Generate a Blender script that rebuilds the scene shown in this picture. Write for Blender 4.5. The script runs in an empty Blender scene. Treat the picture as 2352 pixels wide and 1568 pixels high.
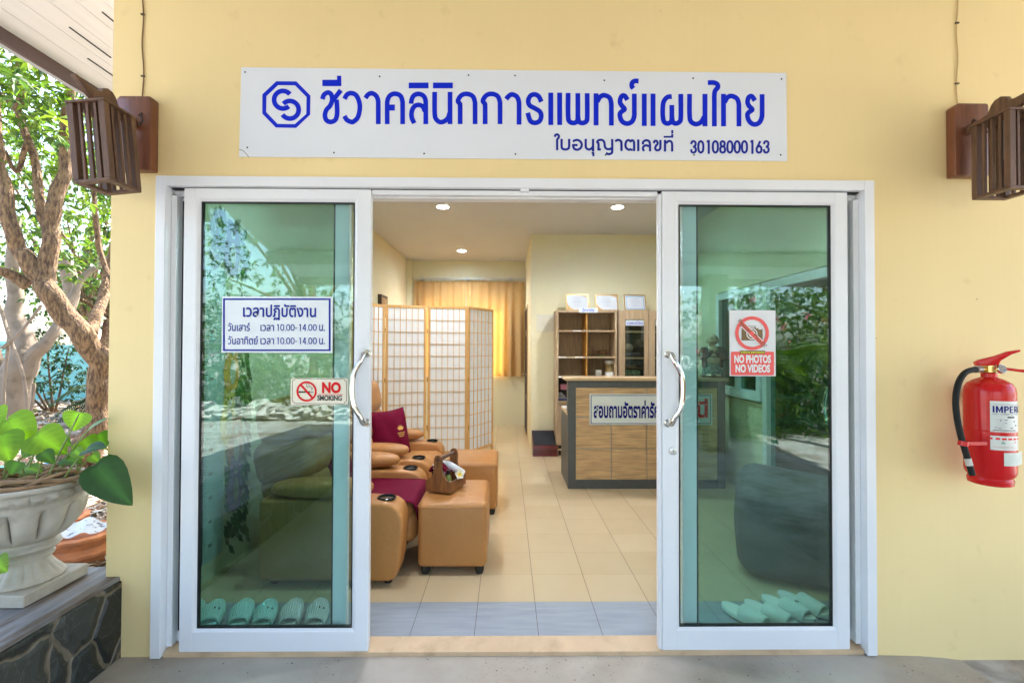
import bpy, bmesh, math, random
import numpy as np
from mathutils import Vector, Matrix, Euler
R_ = math.radians
random.seed(7)
rng = np.random.default_rng(11)
sc = bpy.context.scene
COL = sc.collection

# ------------------------------------------------------------------ camera, sky, sun, exposure
F_PX, W_PX = 1090.0, 2352.0
cam_d = bpy.data.cameras.new("camera")
cam_d.sensor_width = 36.0
cam_d.lens = 36.0 * F_PX / W_PX
cam_d.clip_start = 0.02
cam_d.clip_end = 500
cam = bpy.data.objects.new("camera", cam_d)
COL.objects.link(cam)
CAM = Vector((0, -2.18, 1.40))
CROT = Matrix.Rotation(R_(-.63), 3, 'Z') @ Matrix.Rotation(R_(90.75), 3, 'X') @ Matrix.Rotation(R_(.17), 3, 'Z')
cam.matrix_world = Matrix.Translation(CAM) @ CROT.to_4x4()
sc.camera = cam

SUN = Vector((.28, .78, .98)).normalized()
world = bpy.data.worlds.new("World")
sc.world = world
world.use_nodes = True
wt = world.node_tree
sky = wt.nodes.new("ShaderNodeTexSky")
sky.sky_type = 'NISHITA'
sky.sun_disc = False
sky.sun_elevation = math.asin(SUN.z)
sky.sun_rotation = math.atan2(SUN.x, SUN.y)
sky.air_density = 1.0
sky.dust_density = 2.5
wt.links.new(sky.outputs[0], wt.nodes["Background"].inputs[0])
wt.nodes["Background"].inputs[1].default_value = 0.15
sun_d = bpy.data.lights.new("sun", 'SUN')
sun_d.energy = 4.0
sun_d.angle = R_(.5)
sun_d.color = (1, .965, .91)
sun = bpy.data.objects.new("sun", sun_d)
COL.objects.link(sun)
sun.rotation_euler = (-SUN).to_track_quat('-Z', 'Y').to_euler()

sc.view_settings.view_transform = 'Standard'
sc.view_settings.look = 'None'
sc.view_settings.gamma = 1
sc.view_settings.exposure = 2.82
cy = sc.cycles
cy.max_bounces = 10
cy.diffuse_bounces = 5
cy.glossy_bounces = 4
cy.transmission_bounces = 6
cy.transparent_max_bounces = 24
cy.caustics_reflective = False
cy.caustics_refractive = False
cy.use_denoising = True
cy.sample_clamp_indirect = 6

def P(px, py, y):
    d = CROT @ Vector(((px - 1176) / F_PX, (784 - py) / F_PX, -1))
    return CAM + d * ((y - CAM.y) / d.y)
def S(sx, sy, y):
    return P(sx * .88156, sy * .88156, y)

# ------------------------------------------------------------------ materials
MATS = {}
def srgb(r, g, b):
    f = lambda c: (c / 255 / 12.92) if c / 255 <= .04045 else ((c / 255 + .055) / 1.055) ** 2.4
    return (f(r), f(g), f(b))
def mat(name, col, rough=.5, metal=0, var=0, vscale=8, bump=0, bscale=60, col2=None, c2scale=3, c2lo=.45, c2hi=.65,
        stretch=None, spec=.5, coat=0, detail=5, emit=0, bdist=.004):
    if name in MATS: return MATS[name]
    m = bpy.data.materials.new(name); m.use_nodes = True
    nt = m.node_tree; N = nt.nodes; L = nt.links
    b = N["Principled BSDF"]
    b.inputs["Base Color"].default_value = (*col, 1)
    b.inputs["Roughness"].default_value = rough
    b.inputs["Metallic"].default_value = metal
    b.inputs["Specular IOR Level"].default_value = spec
    if coat:
        b.inputs["Coat Weight"].default_value = coat
        b.inputs["Coat Roughness"].default_value = .08
    if emit:
        b.inputs["Emission Color"].default_value = (*col, 1)
        b.inputs["Emission Strength"].default_value = emit
    tc = None
    if var or bump or col2:
        tc = N.new("ShaderNodeTexCoord"); src = tc.outputs["Object"]
        if stretch:
            mp = N.new("ShaderNodeMapping"); mp.inputs["Scale"].default_value = stretch
            L.new(src, mp.inputs[0]); src = mp.outputs[0]
    cur = None
    if col2:
        n = N.new("ShaderNodeTexNoise"); n.inputs["Scale"].default_value = c2scale; n.inputs["Detail"].default_value = 7
        n.inputs["Roughness"].default_value = .6
        L.new(src, n.inputs["Vector"])
        r = N.new("ShaderNodeValToRGB")
        r.color_ramp.elements[0].position = c2lo; r.color_ramp.elements[0].color = (*col, 1)
        r.color_ramp.elements[1].position = c2hi; r.color_ramp.elements[1].color = (*col2, 1)
        L.new(n.outputs[0], r.inputs[0]); cur = r.outputs[0]
    if var:
        n = N.new("ShaderNodeTexNoise"); n.inputs["Scale"].default_value = vscale; n.inputs["Detail"].default_value = detail
        L.new(src, n.inputs["Vector"])
        mr = N.new("ShaderNodeMapRange")
        mr.inputs[1].default_value = .3; mr.inputs[2].default_value = .7
        mr.inputs[3].default_value = 1 - var; mr.inputs[4].default_value = 1 + var
        L.new(n.outputs[0], mr.inputs[0])
        mx = N.new("ShaderNodeVectorMath"); mx.operation = 'SCALE'
        if cur is not None: L.new(cur, mx.inputs[0])
        else: mx.inputs[0].default_value = col
        L.new(mr.outputs[0], mx.inputs[3]); cur = mx.outputs[0]
    if cur is not None: L.new(cur, b.inputs["Base Color"])
    if bump:
        n = N.new("ShaderNodeTexNoise"); n.inputs["Scale"].default_value = bscale; n.inputs["Detail"].default_value = 6
        L.new(src, n.inputs["Vector"])
        bp = N.new("ShaderNodeBump"); bp.inputs["Strength"].default_value = bump; bp.inputs["Distance"].default_value = bdist
        L.new(n.outputs[0], bp.inputs["Height"]); L.new(bp.outputs[0], b.inputs["Normal"])
    MATS[name] = m
    return m

def math_node(nt, op, a, b=None, c=None):
    n = nt.nodes.new("ShaderNodeMath"); n.operation = op
    for i, v in enumerate((a, b, c)):
        if v is None: continue
        if isinstance(v, (int, float)): n.inputs[i].default_value = v
        else: nt.links.new(v, n.inputs[i])
    return n.outputs[0]
def mixc(nt, fac, a, b):
    n = nt.nodes.new("ShaderNodeMix"); n.data_type = 'RGBA'
    for s, v in ((0, fac), (6, a), (7, b)):
        if isinstance(v, (int, float)): n.inputs[s].default_value = v
        elif isinstance(v, tuple): n.inputs[s].default_value = (*v, 1)
        else: nt.links.new(v, n.inputs[s])
    return n.outputs[2]

def glass_mat(name, tint, refl=.05):
    m = bpy.data.materials.new(name); m.use_nodes = True
    nt = m.node_tree; nt.nodes.clear()
    out = nt.nodes.new("ShaderNodeOutputMaterial")
    tr = nt.nodes.new("ShaderNodeBsdfTransparent"); tr.inputs[0].default_value = (*tint, 1)
    gl = nt.nodes.new("ShaderNodeBsdfGlossy"); gl.inputs["Roughness"].default_value = 0
    gl.inputs["Color"].default_value = (.93, 1, .98, 1)
    lw = nt.nodes.new("ShaderNodeLayerWeight"); lw.inputs[0].default_value = .5
    p = math_node(nt, 'POWER', lw.outputs["Facing"], 5.0)
    f = math_node(nt, 'MULTIPLY_ADD', p, .95 - refl, refl)
    mx = nt.nodes.new("ShaderNodeMixShader")
    nt.links.new(f, mx.inputs[0]); nt.links.new(tr.outputs[0], mx.inputs[1]); nt.links.new(gl.outputs[0], mx.inputs[2])
    nt.links.new(mx.outputs[0], out.inputs[0])
    return m
def leaf_mat(name, trans=.45, rough=.45, sat=1.0):
    """leaf colour comes from the mesh's own per-leaf colour attribute"""
    if name in MATS: return MATS[name]
    m = bpy.data.materials.new(name); m.use_nodes = True
    nt = m.node_tree; b = nt.nodes["Principled BSDF"]; out = nt.nodes["Material Output"]
    at = nt.nodes.new("ShaderNodeAttribute"); at.attribute_name = "leafcol"
    nt.links.new(at.outputs["Color"], b.inputs["Base Color"])
    b.inputs["Roughness"].default_value = rough
    tl = nt.nodes.new("ShaderNodeBsdfTranslucent")
    g = nt.nodes.new("ShaderNodeVectorMath"); g.operation = 'MULTIPLY'
    nt.links.new(at.outputs["Color"], g.inputs[0]); g.inputs[1].default_value = (1.9, 2.0, .7)
    nt.links.new(g.outputs[0], tl.inputs[0])
    mx = nt.nodes.new("ShaderNodeMixShader"); mx.inputs[0].default_value = trans
    nt.links.new(b.outputs[0], mx.inputs[1]); nt.links.new(tl.outputs[0], mx.inputs[2]); nt.links.new(mx.outputs[0], out.inputs[0])
    MATS[name] = m
    return m

# ------------------------------------------------------------------ mesh building
def tag(o, label=None, cat=None, group=None, kind=None):
    if label: o["label"] = label
    if cat: o["category"] = cat
    if group: o["group"] = group
    if kind: o["kind"] = kind
    return o
def empty(name, loc=(0, 0, 0), rz=0, label=None, cat=None, group=None):
    o = bpy.data.objects.new(name, None); COL.objects.link(o)
    o.location = loc; o.rotation_euler = (0, 0, rz); o.empty_display_size = .1
    return tag(o, label, cat, group)
def copy_tree(o, parent=None):
    c = o.copy(); COL.objects.link(c)
    if parent is not None: c.parent = parent
    for ch in list(o.children): copy_tree(ch, c)
    return c

def cube_sphere(n):
    vs, fs, key = [], [], {}
    def vid(d):
        k = tuple(np.round(d, 5))
        if k not in key: key[k] = len(vs); vs.append(d)
        return key[k]
    t = np.tan(np.linspace(-math.pi / 4, math.pi / 4, n + 1))
    for ax in range(3):
        for sg in (-1, 1):
            g = {}
            for i in range(n + 1):
                for j in range(n + 1):
                    d = np.zeros(3); d[ax] = sg; d[(ax + 1) % 3] = t[i]; d[(ax + 2) % 3] = t[j]
                    g[i, j] = vid(d / np.linalg.norm(d))
            for i in range(n):
                for j in range(n):
                    f = [g[i, j], g[i + 1, j], g[i + 1, j + 1], g[i, j + 1]]
                    fs.append(f if sg > 0 else f[::-1])
    return np.array(vs), fs
CS = {n: cube_sphere(n) for n in (1, 3, 5, 7, 9)}

def catmull(pts, per=8, closed=False):
    pts = [np.array(p, float) for p in pts]
    if len(pts) < 3: return pts
    out = []
    n = len(pts)
    for i in range(n if closed else n - 1):
        p0 = pts[(i - 1) % n] if closed or i > 0 else 2 * pts[0] - pts[1]
        p1, p2 = pts[i], pts[(i + 1) % n]
        p3 = pts[(i + 2) % n] if closed or i + 2 < n else 2 * pts[-1] - pts[-2]
        for k in range(per):
            t = k / per
            out.append(.5 * (2 * p1 + (p2 - p0) * t + (2 * p0 - 5 * p1 + 4 * p2 - p3) * t * t + (3 * p1 - p0 - 3 * p2 + p3) * t ** 3))
    if not closed: out.append(pts[-1])
    return out

class MB:
    def __init__(s): s.v = []; s.f = []; s.c = []
    def add(s, verts, faces, M=None):
        o = len(s.v)
        for p in verts:
            p = Vector(p)
            if M is not None: p = M @ p
            s.v.append(tuple(p))
        s.f += [tuple(i + o for i in f) for f in faces]
        return s
    def box(s, x0, x1, y0, y1, z0, z1, r=0, n=3, M=None):
        x0, x1 = min(x0, x1), max(x0, x1); y0, y1 = min(y0, y1), max(y0, y1); z0, z1 = min(z0, z1), max(z0, z1)
        c = np.array([(x0 + x1) / 2, (y0 + y1) / 2, (z0 + z1) / 2]); h = np.array([x1 - x0, y1 - y0, z1 - z0]) / 2
        if r <= 0:
            vs = [c + h * np.array(d) for d in ((-1, -1, -1), (1, -1, -1), (1, 1, -1), (-1, 1, -1), (-1, -1, 1), (1, -1, 1), (1, 1, 1), (-1, 1, 1))]
            return s.add(vs, [(0, 3, 2, 1), (4, 5, 6, 7), (0, 1, 5, 4), (1, 2, 6, 5), (2, 3, 7, 6), (3, 0, 4, 7)], M)
        r = min(r, h.min() * .98)
        V, Fc = CS[n]
        vs = c + np.sign(V) * (h - r) + V * r
        return s.add(vs, Fc, M)
    def ball(s, c, rad, n=5, M=None):
        V, Fc = CS[n]
        return s.add(np.array(c) + V * np.array(rad), Fc, M)
    def tube(s, pts, rad, seg=8, cap=True, M=None, closed=False):
        pts = [Vector(p) for p in pts]
        n = len(pts)
        rs = rad if isinstance(rad, (list, tuple, np.ndarray)) else [rad] * n
        up = None; rings = []
        for i in range(n):
            a = pts[(i - 1) % n] if (closed or i > 0) else pts[i]
            b = pts[(i + 1) % n] if (closed or i < n - 1) else pts[i]
            d = (b - a)
            d = d.normalized() if d.length > 1e-9 else Vector((0, 0, 1))
            if up is None:
                up = d.orthogonal().normalized()
            else:
                up = (up - d * up.dot(d))
                up = up.normalized() if up.length > 1e-6 else d.orthogonal().normalized()
            q = d.cross(up)
            rings.append([pts[i] + (up * math.cos(t) + q * math.sin(t)) * rs[i] for t in [2 * math.pi * k / seg for k in range(seg)]])
        vs = [p for r in rings for p in r]; fs = []
        for i in range(n if closed else n - 1):
            j = (i + 1) % n
            for k in range(seg):
                fs.append((i * seg + k, i * seg + (k + 1) % seg, j * seg + (k + 1) % seg, j * seg + k))
        if cap and not closed:
            fs.append(tuple(range(seg))[::-1]); fs.append(tuple((n - 1) * seg + k for k in range(seg)))
        return s.add(vs, fs, M)
    def lathe(s, prof, seg=48, fn=None, M=None, cx=0, cy=0):
        vs = []; fs = []; n = len(prof)
        for i, (r, z) in enumerate(prof):
            for k in range(seg):
                t = 2 * math.pi * k / seg
                rr, zz = (r, z) if fn is None else fn(i, r, z, t)
                vs.append((cx + rr * math.cos(t), cy + rr * math.sin(t), zz))
        for i in range(n - 1):
            for k in range(seg):
                fs.append((i * seg + k, i * seg + (k + 1) % seg, (i + 1) * seg + (k + 1) % seg, (i + 1) * seg + k))
        if prof[0][0] > 1e-6: fs.append(tuple(range(seg))[::-1])
        if prof[-1][0] > 1e-6: fs.append(tuple((n - 1) * seg + k for k in range(seg)))
        return s.add(vs, fs, M)
    def prism(s, poly, a, b, axis='y', M=None):
        """poly in the other two axes (x,z for y; y,z for x; x,y for z)"""
        n = len(poly)
        def mk(p, q):
            return (p[0], q, p[1]) if axis == 'y' else (q, p[0], p[1]) if axis == 'x' else (p[0], p[1], q)
        vs = [mk(p, a) for p in poly] + [mk(p, b) for p in poly]
        fs = [tuple(range(n)), tuple(range(n, 2 * n))[::-1]] + [(i, i + n, (i + 1) % n + n, (i + 1) % n) for i in range(n)]
        return s.add(vs, fs, M)
    def grid(s, fn, nu, nv, M=None):
        vs = [fn(i / nu, j / nv) for i in range(nu + 1) for j in range(nv + 1)]
        fs = [(i * (nv + 1) + j, (i + 1) * (nv + 1) + j, (i + 1) * (nv + 1) + j + 1, i * (nv + 1) + j + 1) for i in range(nu) for j in range(nv)]
        return s.add(vs, fs, M)
    def build(s, name, m, parent=None, smooth=True, sharp=24, bevel=0, bseg=2, fix=False):
        me = bpy.data.meshes.new(name)
        me.from_pydata(s.v, [], s.f)
        if bevel or fix:
            bm = bmesh.new(); bm.from_mesh(me)
            bmesh.ops.recalc_face_normals(bm, faces=bm.faces)
            if bevel:
                ed = [e for e in bm.edges if len(e.link_faces) == 2 and e.calc_face_angle(0) > R_(28)]
                bmesh.ops.bevel(bm, geom=ed, offset=bevel, segments=bseg, affect='EDGES', profile=.5, clamp_overlap=True)
            bm.to_mesh(me); bm.free()
        if s.c:
            a = me.color_attributes.new("leafcol", 'FLOAT_COLOR', 'POINT')
            arr = np.ones((len(s.v), 4), np.float32); arr[:, :3] = np.array(s.c, np.float32)
            a.data.foreach_set("color", arr.ravel())
        me.update()
        if smooth:
            me.shade_smooth(); me.set_sharp_from_angle(angle=R_(sharp))
        for mm in (m if isinstance(m, (list, tuple)) else [m]): me.materials.append(mm)
        o = bpy.data.objects.new(name, me); COL.objects.link(o)
        if parent is not None: o.parent = parent
        return o

# flat drawing on a sign: strokes and polygons given in photo pixels, laid on the sign's plane y, each layer a hair in front
class Draw:
    def __init__(s, tf): s.tf = tf; s.mb = MB(); s.k = 0
    def poly(s, pts, layer=0):
        s.k += 1
        d = layer * .0005 + (s.k % 23) * .000015
        vs = [s.tf(*p) - Vector((0, d, 0)) for p in pts]
        area = sum(pts[i][0] * pts[(i + 1) % len(pts)][1] - pts[(i + 1) % len(pts)][0] * pts[i][1] for i in range(len(pts)))
        s.mb.add(vs, [tuple(range(len(vs))) if area < 0 else tuple(range(len(vs)))[::-1]])
    def rect(s, x0, y0, x1, y1, layer=0): s.poly([(x0, y0), (x1, y0), (x1, y1), (x0, y1)], layer)
    def stroke(s, pts, w, smooth=True, layer=0, closed=False):
        if smooth: pts = catmull(pts, 7, closed)
        pts = [np.array(p, float) for p in pts]
        n = len(pts); L = []; Rr = []
        for i in range(n):
            a = pts[(i - 1) % n] if closed or i > 0 else pts[i]; b = pts[(i + 1) % n] if closed or i < n - 1 else pts[i]
            d1 = pts[i] - a; d2 = b - pts[i]
            u1 = d1 / (np.linalg.norm(d1) + 1e-9) if np.linalg.norm(d1) > 1e-9 else d2 / np.linalg.norm(d2)
            u2 = d2 / (np.linalg.norm(d2) + 1e-9) if np.linalg.norm(d2) > 1e-9 else u1
            t = u1 + u2; t = t / (np.linalg.norm(t) + 1e-9)
            nn = np.array([-t[1], t[0]])
            k = w / 2 / max(.45, nn @ np.array([-u1[1], u1[0]]))
            L.append(pts[i] + nn * k); Rr.append(pts[i] - nn * k)
        s.k += 1
        d = layer * .0005 + (s.k % 23) * .000015
        vs = [s.tf(*p) - Vector((0, d, 0)) for p in L + Rr]
        m = n if closed else n - 1
        s.mb.add(vs, [(i, (i + 1) % n, (i + 1) % n + n, i + n) for i in range(m)])
    def arc(s, cx, cy, r, a0, a1, w, layer=0, ry=None):
        ry = ry or r
        s.stroke([(cx + r * math.cos(R_(a0 + (a1 - a0) * i / 40)), cy + ry * math.sin(R_(a0 + (a1 - a0) * i / 40))) for i in range(41)], w, False, layer)
    def disc(s, cx, cy, r, layer=0, n=28):
        s.poly([(cx + r * math.cos(2 * math.pi * i / n), cy + r * math.sin(2 * math.pi * i / n)) for i in range(n)], layer)
    def build(s, name, m, parent): return s.mb.build(name, m, parent, smooth=False)

def text_mesh(name, body, m, parent, x0, x1, z0, z1, y, bold=0, layer=0, rot=None, bend=None, spacing=1.0, M=None):
    """letters filling the box x0..x1, z0..z1 on a plane facing -y"""
    c = bpy.data.curves.new(name, 'FONT'); c.body = body; c.size = 1; c.offset = bold; c.space_character = spacing
    c.resolution_u = 4
    o = bpy.data.objects.new(name, c); COL.objects.link(o)
    bpy.context.view_layer.update()
    dg = bpy.context.evaluated_depsgraph_get()
    me = bpy.data.meshes.new_from_object(o.evaluated_get(dg))
    bpy.data.objects.remove(o)
    n = len(me.vertices)
    co = np.zeros(n * 3); me.vertices.foreach_get("co", co); co = co.reshape(-1, 3)
    par = list(range(n))
    def find(a):
        while par[a] != a: par[a] = par[par[a]]; a = par[a]
        return a
    for e in me.edges:
        a, b = find(e.vertices[0]), find(e.vertices[1])
        if a != b: par[a] = b
    isl = {}; dep = np.array([isl.setdefault(find(i), len(isl)) for i in range(n)])
    lo, hi = co.min(0), co.max(0)
    X = x0 + (co[:, 0] - lo[0]) / (hi[0] - lo[0]) * (x1 - x0)
    Z = z0 + (co[:, 1] - lo[1]) / (hi[1] - lo[1]) * (z1 - z0)
    Y = y - layer * .0005 - (dep % 7) * .00004
    out = np.stack([X, Y, Z], 1)
    if rot is not None:
        a = rot; cx, cz = (x0 + x1) / 2, (z0 + z1) / 2
        dx, dz = X - cx, Z - cz
        out[:, 0] = cx + dx * math.cos(a) - dz * math.sin(a); out[:, 2] = cz + dx * math.sin(a) + dz * math.cos(a)
    if bend is not None: out = np.array([bend(*p) for p in out])
    if M is not None: out = np.array([tuple(M @ Vector(p)) for p in out])
    me.vertices.foreach_set("co", out.ravel())
    me.materials.clear(); me.materials.append(m)
    me.update()
    o = bpy.data.objects.new(name, me); COL.objects.link(o)
    if parent is not None: o.parent = parent
    return o

# ------------------------------------------------------------------ shared materials
YEL = srgb(236, 208, 146)
def wall_mat(name, col, streak=True, dirt=True):
    m = mat(name, col, .62, var=.05, vscale=.9, bump=.06, bscale=90, spec=.35)
    nt = m.node_tree; b = nt.nodes["Principled BSDF"]
    cur = b.inputs["Base Color"].links[0].from_socket
    tc = nt.nodes.new("ShaderNodeTexCoord")
    mp = nt.nodes.new("ShaderNodeMapping"); mp.inputs["Scale"].default_value = (14, 14, .6); nt.links.new(tc.outputs["Object"], mp.inputs[0])
    n = nt.nodes.new("ShaderNodeTexNoise"); n.inputs["Scale"].default_value = 3; n.inputs["Detail"].default_value = 6; nt.links.new(mp.outputs[0], n.inputs[0])
    st = nt.nodes.new("ShaderNodeMapRange"); st.inputs[1].default_value = .35; st.inputs[2].default_value = .75; st.inputs[3].default_value = 1.004; st.inputs[4].default_value = .993
    nt.links.new(n.outputs[0], st.inputs[0])
    v = nt.nodes.new("ShaderNodeVectorMath"); v.operation = 'SCALE'; nt.links.new(cur, v.inputs[0]); nt.links.new(st.outputs[0], v.inputs[3])
    cur = v.outputs[0]
    if dirt:
        # sparse specks and smudges of dirt
        vo = nt.nodes.new("ShaderNodeTexVoronoi"); vo.inputs["Scale"].default_value = 6.5; nt.links.new(tc.outputs["Object"], vo.inputs["Vector"])
        sp = math_node(nt, 'LESS_THAN', vo.outputs["Distance"], .035)
        n2 = nt.nodes.new("ShaderNodeTexNoise"); n2.inputs["Scale"].default_value = 2.2; nt.links.new(tc.outputs["Object"], n2.inputs[0])
        sp = math_node(nt, 'MULTIPLY', sp, math_node(nt, 'GREATER_THAN', n2.outputs[0], .5))
        cur = mixc(nt, math_node(nt, 'MULTIPLY', sp, .5), cur, tuple(c * .4 for c in col))
        n3 = nt.nodes.new("ShaderNodeTexNoise"); n3.inputs["Scale"].default_value = 9; n3.inputs["Detail"].default_value = 8; nt.links.new(tc.outputs["Object"], n3.inputs[0])
        sm = nt.nodes.new("ShaderNodeMapRange"); sm.inputs[1].default_value = .63; sm.inputs[2].default_value = .8; sm.inputs[3].default_value = 0; sm.inputs[4].default_value = .3
        nt.links.new(n3.outputs[0], sm.inputs[0])
        cur = mixc(nt, sm.outputs[0], cur, (col[0] * .62, col[1] * .55, col[2] * .5))
    nt.links.new(cur, b.inputs["Base Color"])
    return m
M_WALL = wall_mat("yellow_wall_paint", (.86, .675, .34))
M_INWALL = wall_mat("cream_inside_paint", (.78, .73, .50), dirt=False)
M_CEIL = mat("ceiling_paint", (.60, .60, .625), .8, var=.02, vscale=2)
M_ALU = mat("white_aluminium", (.80, .81, .835), .28, var=.025, vscale=4, spec=.5)
M_GASKET = mat("black_gasket", (.012, .012, .014), .5)
M_GLASS = glass_mat("green_tinted_glass", (.79, .92, .90), .062)
M_GLASS_IN = glass_mat("inner_green_glass", (.60, .785, .755), .012)
M_CLEAR = glass_mat("cabinet_glass", (.8, .86, .84), .06)
M_CHROME = mat("polished_steel", (.72, .70, .66), .12, metal=1)
M_BRASS = mat("brass", (.7, .5, .2), .25, metal=1)
M_WHITE = mat("white_sheet", (.80, .80, .80), .35, var=.012, vscale=3)
M_SIGNW = mat("glossy_white_sign", (.76, .79, .84), .2, var=.015, vscale=2.5)
M_BLUE = mat("blue_vinyl", (.004, .022, .60), .35, spec=.2)
M_NAVY = mat("navy_print", (.008, .022, .30), .4, spec=.2)
M_DNAVY = mat("dark_navy_print", (.003, .006, .16), .4, spec=.2)
M_RED = mat("red_print", (.72, .008, .012), .4, spec=.2)
M_FADED = mat("faded_red_print", srgb(236, 92, 88), .45, var=.05, vscale=20)
M_BLACK = mat("black_print", (.01, .01, .01), .45)
M_GREY = mat("grey_print", (.2, .2, .22), .5)
M_DWOOD = mat("dark_lamp_wood", (.125, .062, .034), .5, var=.35, vscale=5, stretch=(9, 9, .9), bump=.25, bscale=40)
M_DWOOD2 = mat("red_brown_plate_wood", (.165, .055, .024), .38, var=.3, vscale=4, stretch=(9, 3, .9), bump=.12, bscale=30, coat=.2)
M_LEATH = mat("caramel_leather", (.46, .205, .06), .42, var=.08, vscale=3, bump=.55, bscale=24, spec=.45, bdist=.004)
M_BURG = mat("burgundy_cloth", (.15, .002, .025), .8, spec=.12, var=.12, vscale=14, bump=.2, bscale=400, bdist=.001)
M_PINE = mat("pine_frame", (.62, .36, .13), .45, var=.15, vscale=6, stretch=(9, 9, .8))
M_PAPER = mat("rice_paper", (.74, .76, .77), .8, var=.02, vscale=9)
M_OAK = mat("oak_board", (.44, .32, .20), .5, var=.2, vscale=5, stretch=(7, 7, .7), bump=.06, bscale=60)
M_OAKH = mat("honey_grain_panel", (.50, .32, .155), .45, var=.32, vscale=5, stretch=(1.1, 8, 13), bump=.05, bscale=50)
M_CHAR = mat("charcoal_laminate", (.07, .076, .074), .5, var=.08, vscale=20)
M_SILVER = mat("silver_strip", (.6, .6, .58), .3, metal=.7)
M_DARK = mat("dark_void", (.015, .014, .013), .6)

# tiled floor: pale beige square tiles, the row at the door bluish grey and streaked
def tile_mat():
    m = bpy.data.materials.new("floor_tiles"); m.use_nodes = True; nt = m.node_tree; b = nt.nodes["Principled BSDF"]
    tc = nt.nodes.new("ShaderNodeTexCoord"); sp = nt.nodes.new("ShaderNodeSeparateXYZ"); nt.links.new(tc.outputs["Object"], sp.inputs[0])
    x, y = sp.outputs[0], sp.outputs[1]
    u = math_node(nt, 'DIVIDE', math_node(nt, 'ADD', x, .458 + 30 * .307), .307)
    v = math_node(nt, 'DIVIDE', math_node(nt, 'ADD', y, -.090 + 3.1), .31)
    def edge(t, w):
        f = math_node(nt, 'FRACT', t); f = math_node(nt, 'MINIMUM', f, math_node(nt, 'SUBTRACT', 1, f))
        return math_node(nt, 'LESS_THAN', f, w)
    eu, ev = edge(u, .0042), edge(v, .0042)
    wn = nt.nodes.new("ShaderNodeTexWhiteNoise"); wn.noise_dimensions = '2D'
    cb = nt.nodes.new("ShaderNodeCombineXYZ"); nt.links.new(math_node(nt, 'FLOOR', u), cb.inputs[0]); nt.links.new(math_node(nt, 'FLOOR', v), cb.inputs[1])
    nt.links.new(cb.outputs[0], wn.inputs["Vector"])
    n = nt.nodes.new("ShaderNodeTexNoise"); n.inputs["Scale"].default_value = 5; n.inputs["Detail"].default_value = 6; nt.links.new(tc.outputs["Object"], n.inputs[0])
    beige = mixc(nt, math_node(nt, 'MULTIPLY_ADD', wn.outputs[0], .35, math_node(nt, 'MULTIPLY', n.outputs[0], .5)), (.53, .41, .245), (.63, .51, .335))
    mp = nt.nodes.new("ShaderNodeMapping"); mp.inputs["Scale"].default_value = (2.2, 14, 1); mp.inputs["Rotation"].default_value = (0, 0, .12); nt.links.new(tc.outputs["Object"], mp.inputs[0])
    n2 = nt.nodes.new("ShaderNodeTexNoise"); n2.inputs["Scale"].default_value = 2; n2.inputs["Detail"].default_value = 6; nt.links.new(mp.outputs[0], n2.inputs[0])
    blue = mixc(nt, n2.outputs[0], (.24, .285, .345), (.42, .46, .515))
    c = mixc(nt, math_node(nt, 'LESS_THAN', y, .40), beige, blue)
    c = mixc(nt, math_node(nt, 'MULTIPLY', ev, .45), c, (.26, .20, .13))
    c = mixc(nt, eu, c, (.12, .10, .08))
    nt.links.new(c, b.inputs["Base Color"])
    b.inputs["Roughness"].default_value = .17
    return m
M_TILE = tile_mat()

def concrete_mat():
    m = mat("worn_concrete", (.43, .385, .325), .7, var=.16, vscale=2.2, col2=(.30, .25, .19), c2scale=1.6, c2lo=.42, c2hi=.75, bump=.15, bscale=70)
    nt = m.node_tree; b = nt.nodes["Principled BSDF"]; cur = b.inputs["Base Color"].links[0].from_socket
    tc = nt.nodes.new("ShaderNodeTexCoord")
    for sc_, thr, colr, k, gate in ((24, .09, (.05, .04, .03), .9, .48), (8, .07, (.62, .54, .40), .9, .50), (50, .13, (.11, .09, .07), .6, .50)):
        vo = nt.nodes.new("ShaderNodeTexVoronoi"); vo.inputs["Scale"].default_value = sc_; nt.links.new(tc.outputs["Object"], vo.inputs["Vector"])
        no = nt.nodes.new("ShaderNodeTexNoise"); no.inputs["Scale"].default_value = 3.1; no.inputs["Detail"].default_value = 3; nt.links.new(tc.outputs["Object"], no.inputs[0])
        f = math_node(nt, 'MULTIPLY', math_node(nt, 'LESS_THAN', vo.outputs["Distance"], thr), math_node(nt, 'GREATER_THAN', no.outputs[0], gate))
        cur = mixc(nt, math_node(nt, 'MULTIPLY', f, k), cur, colr)
    nt.links.new(cur, b.inputs["Base Color"])
    return m
M_CONC = concrete_mat()

# ================================================================== THE SETTING
# ground sheet: pale dry earth and gravel with leaf litter
M_GROUND = mat("dry_ground", (.42, .405, .38), .9, var=.25, vscale=9, col2=(.20, .14, .085), c2scale=2.4, c2lo=.45, c2hi=.7, bump=.6, bscale=25, bdist=.02)
g = MB()
def gfn(u, v):
    x = -90 + 180 * u; y = -90 + 180 * v
    return (x, y, -.03)
g.grid(gfn, 12, 12)
tag(g.build("ground", M_GROUND, smooth=False), kind='structure')
pf = MB()
def pfn(u, v):
    x = -1.78 + 6.3 * u; y = -5.3 + 5.3 * v + .0
    z = -.012 * max(0, min(1, (x - 1.55) / .4)) - .125 * max(0, (x - 1.95))
    return (x, y, max(z, -.14) + (0 if z > -.13 else 0))
pf.grid(pfn, 60, 12)
tag(pf.build("porch_floor", M_CONC), kind='structure')
tf = MB(); tf.box(-1.75, 3.6, .09, 6.3, -.02, .03)
tag(tf.build("tile_floor", M_TILE, smooth=False), kind='structure')
ce = MB(); ce.box(-1.75, 3.6, .1, 6.3, 2.93, 3.03)
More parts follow.
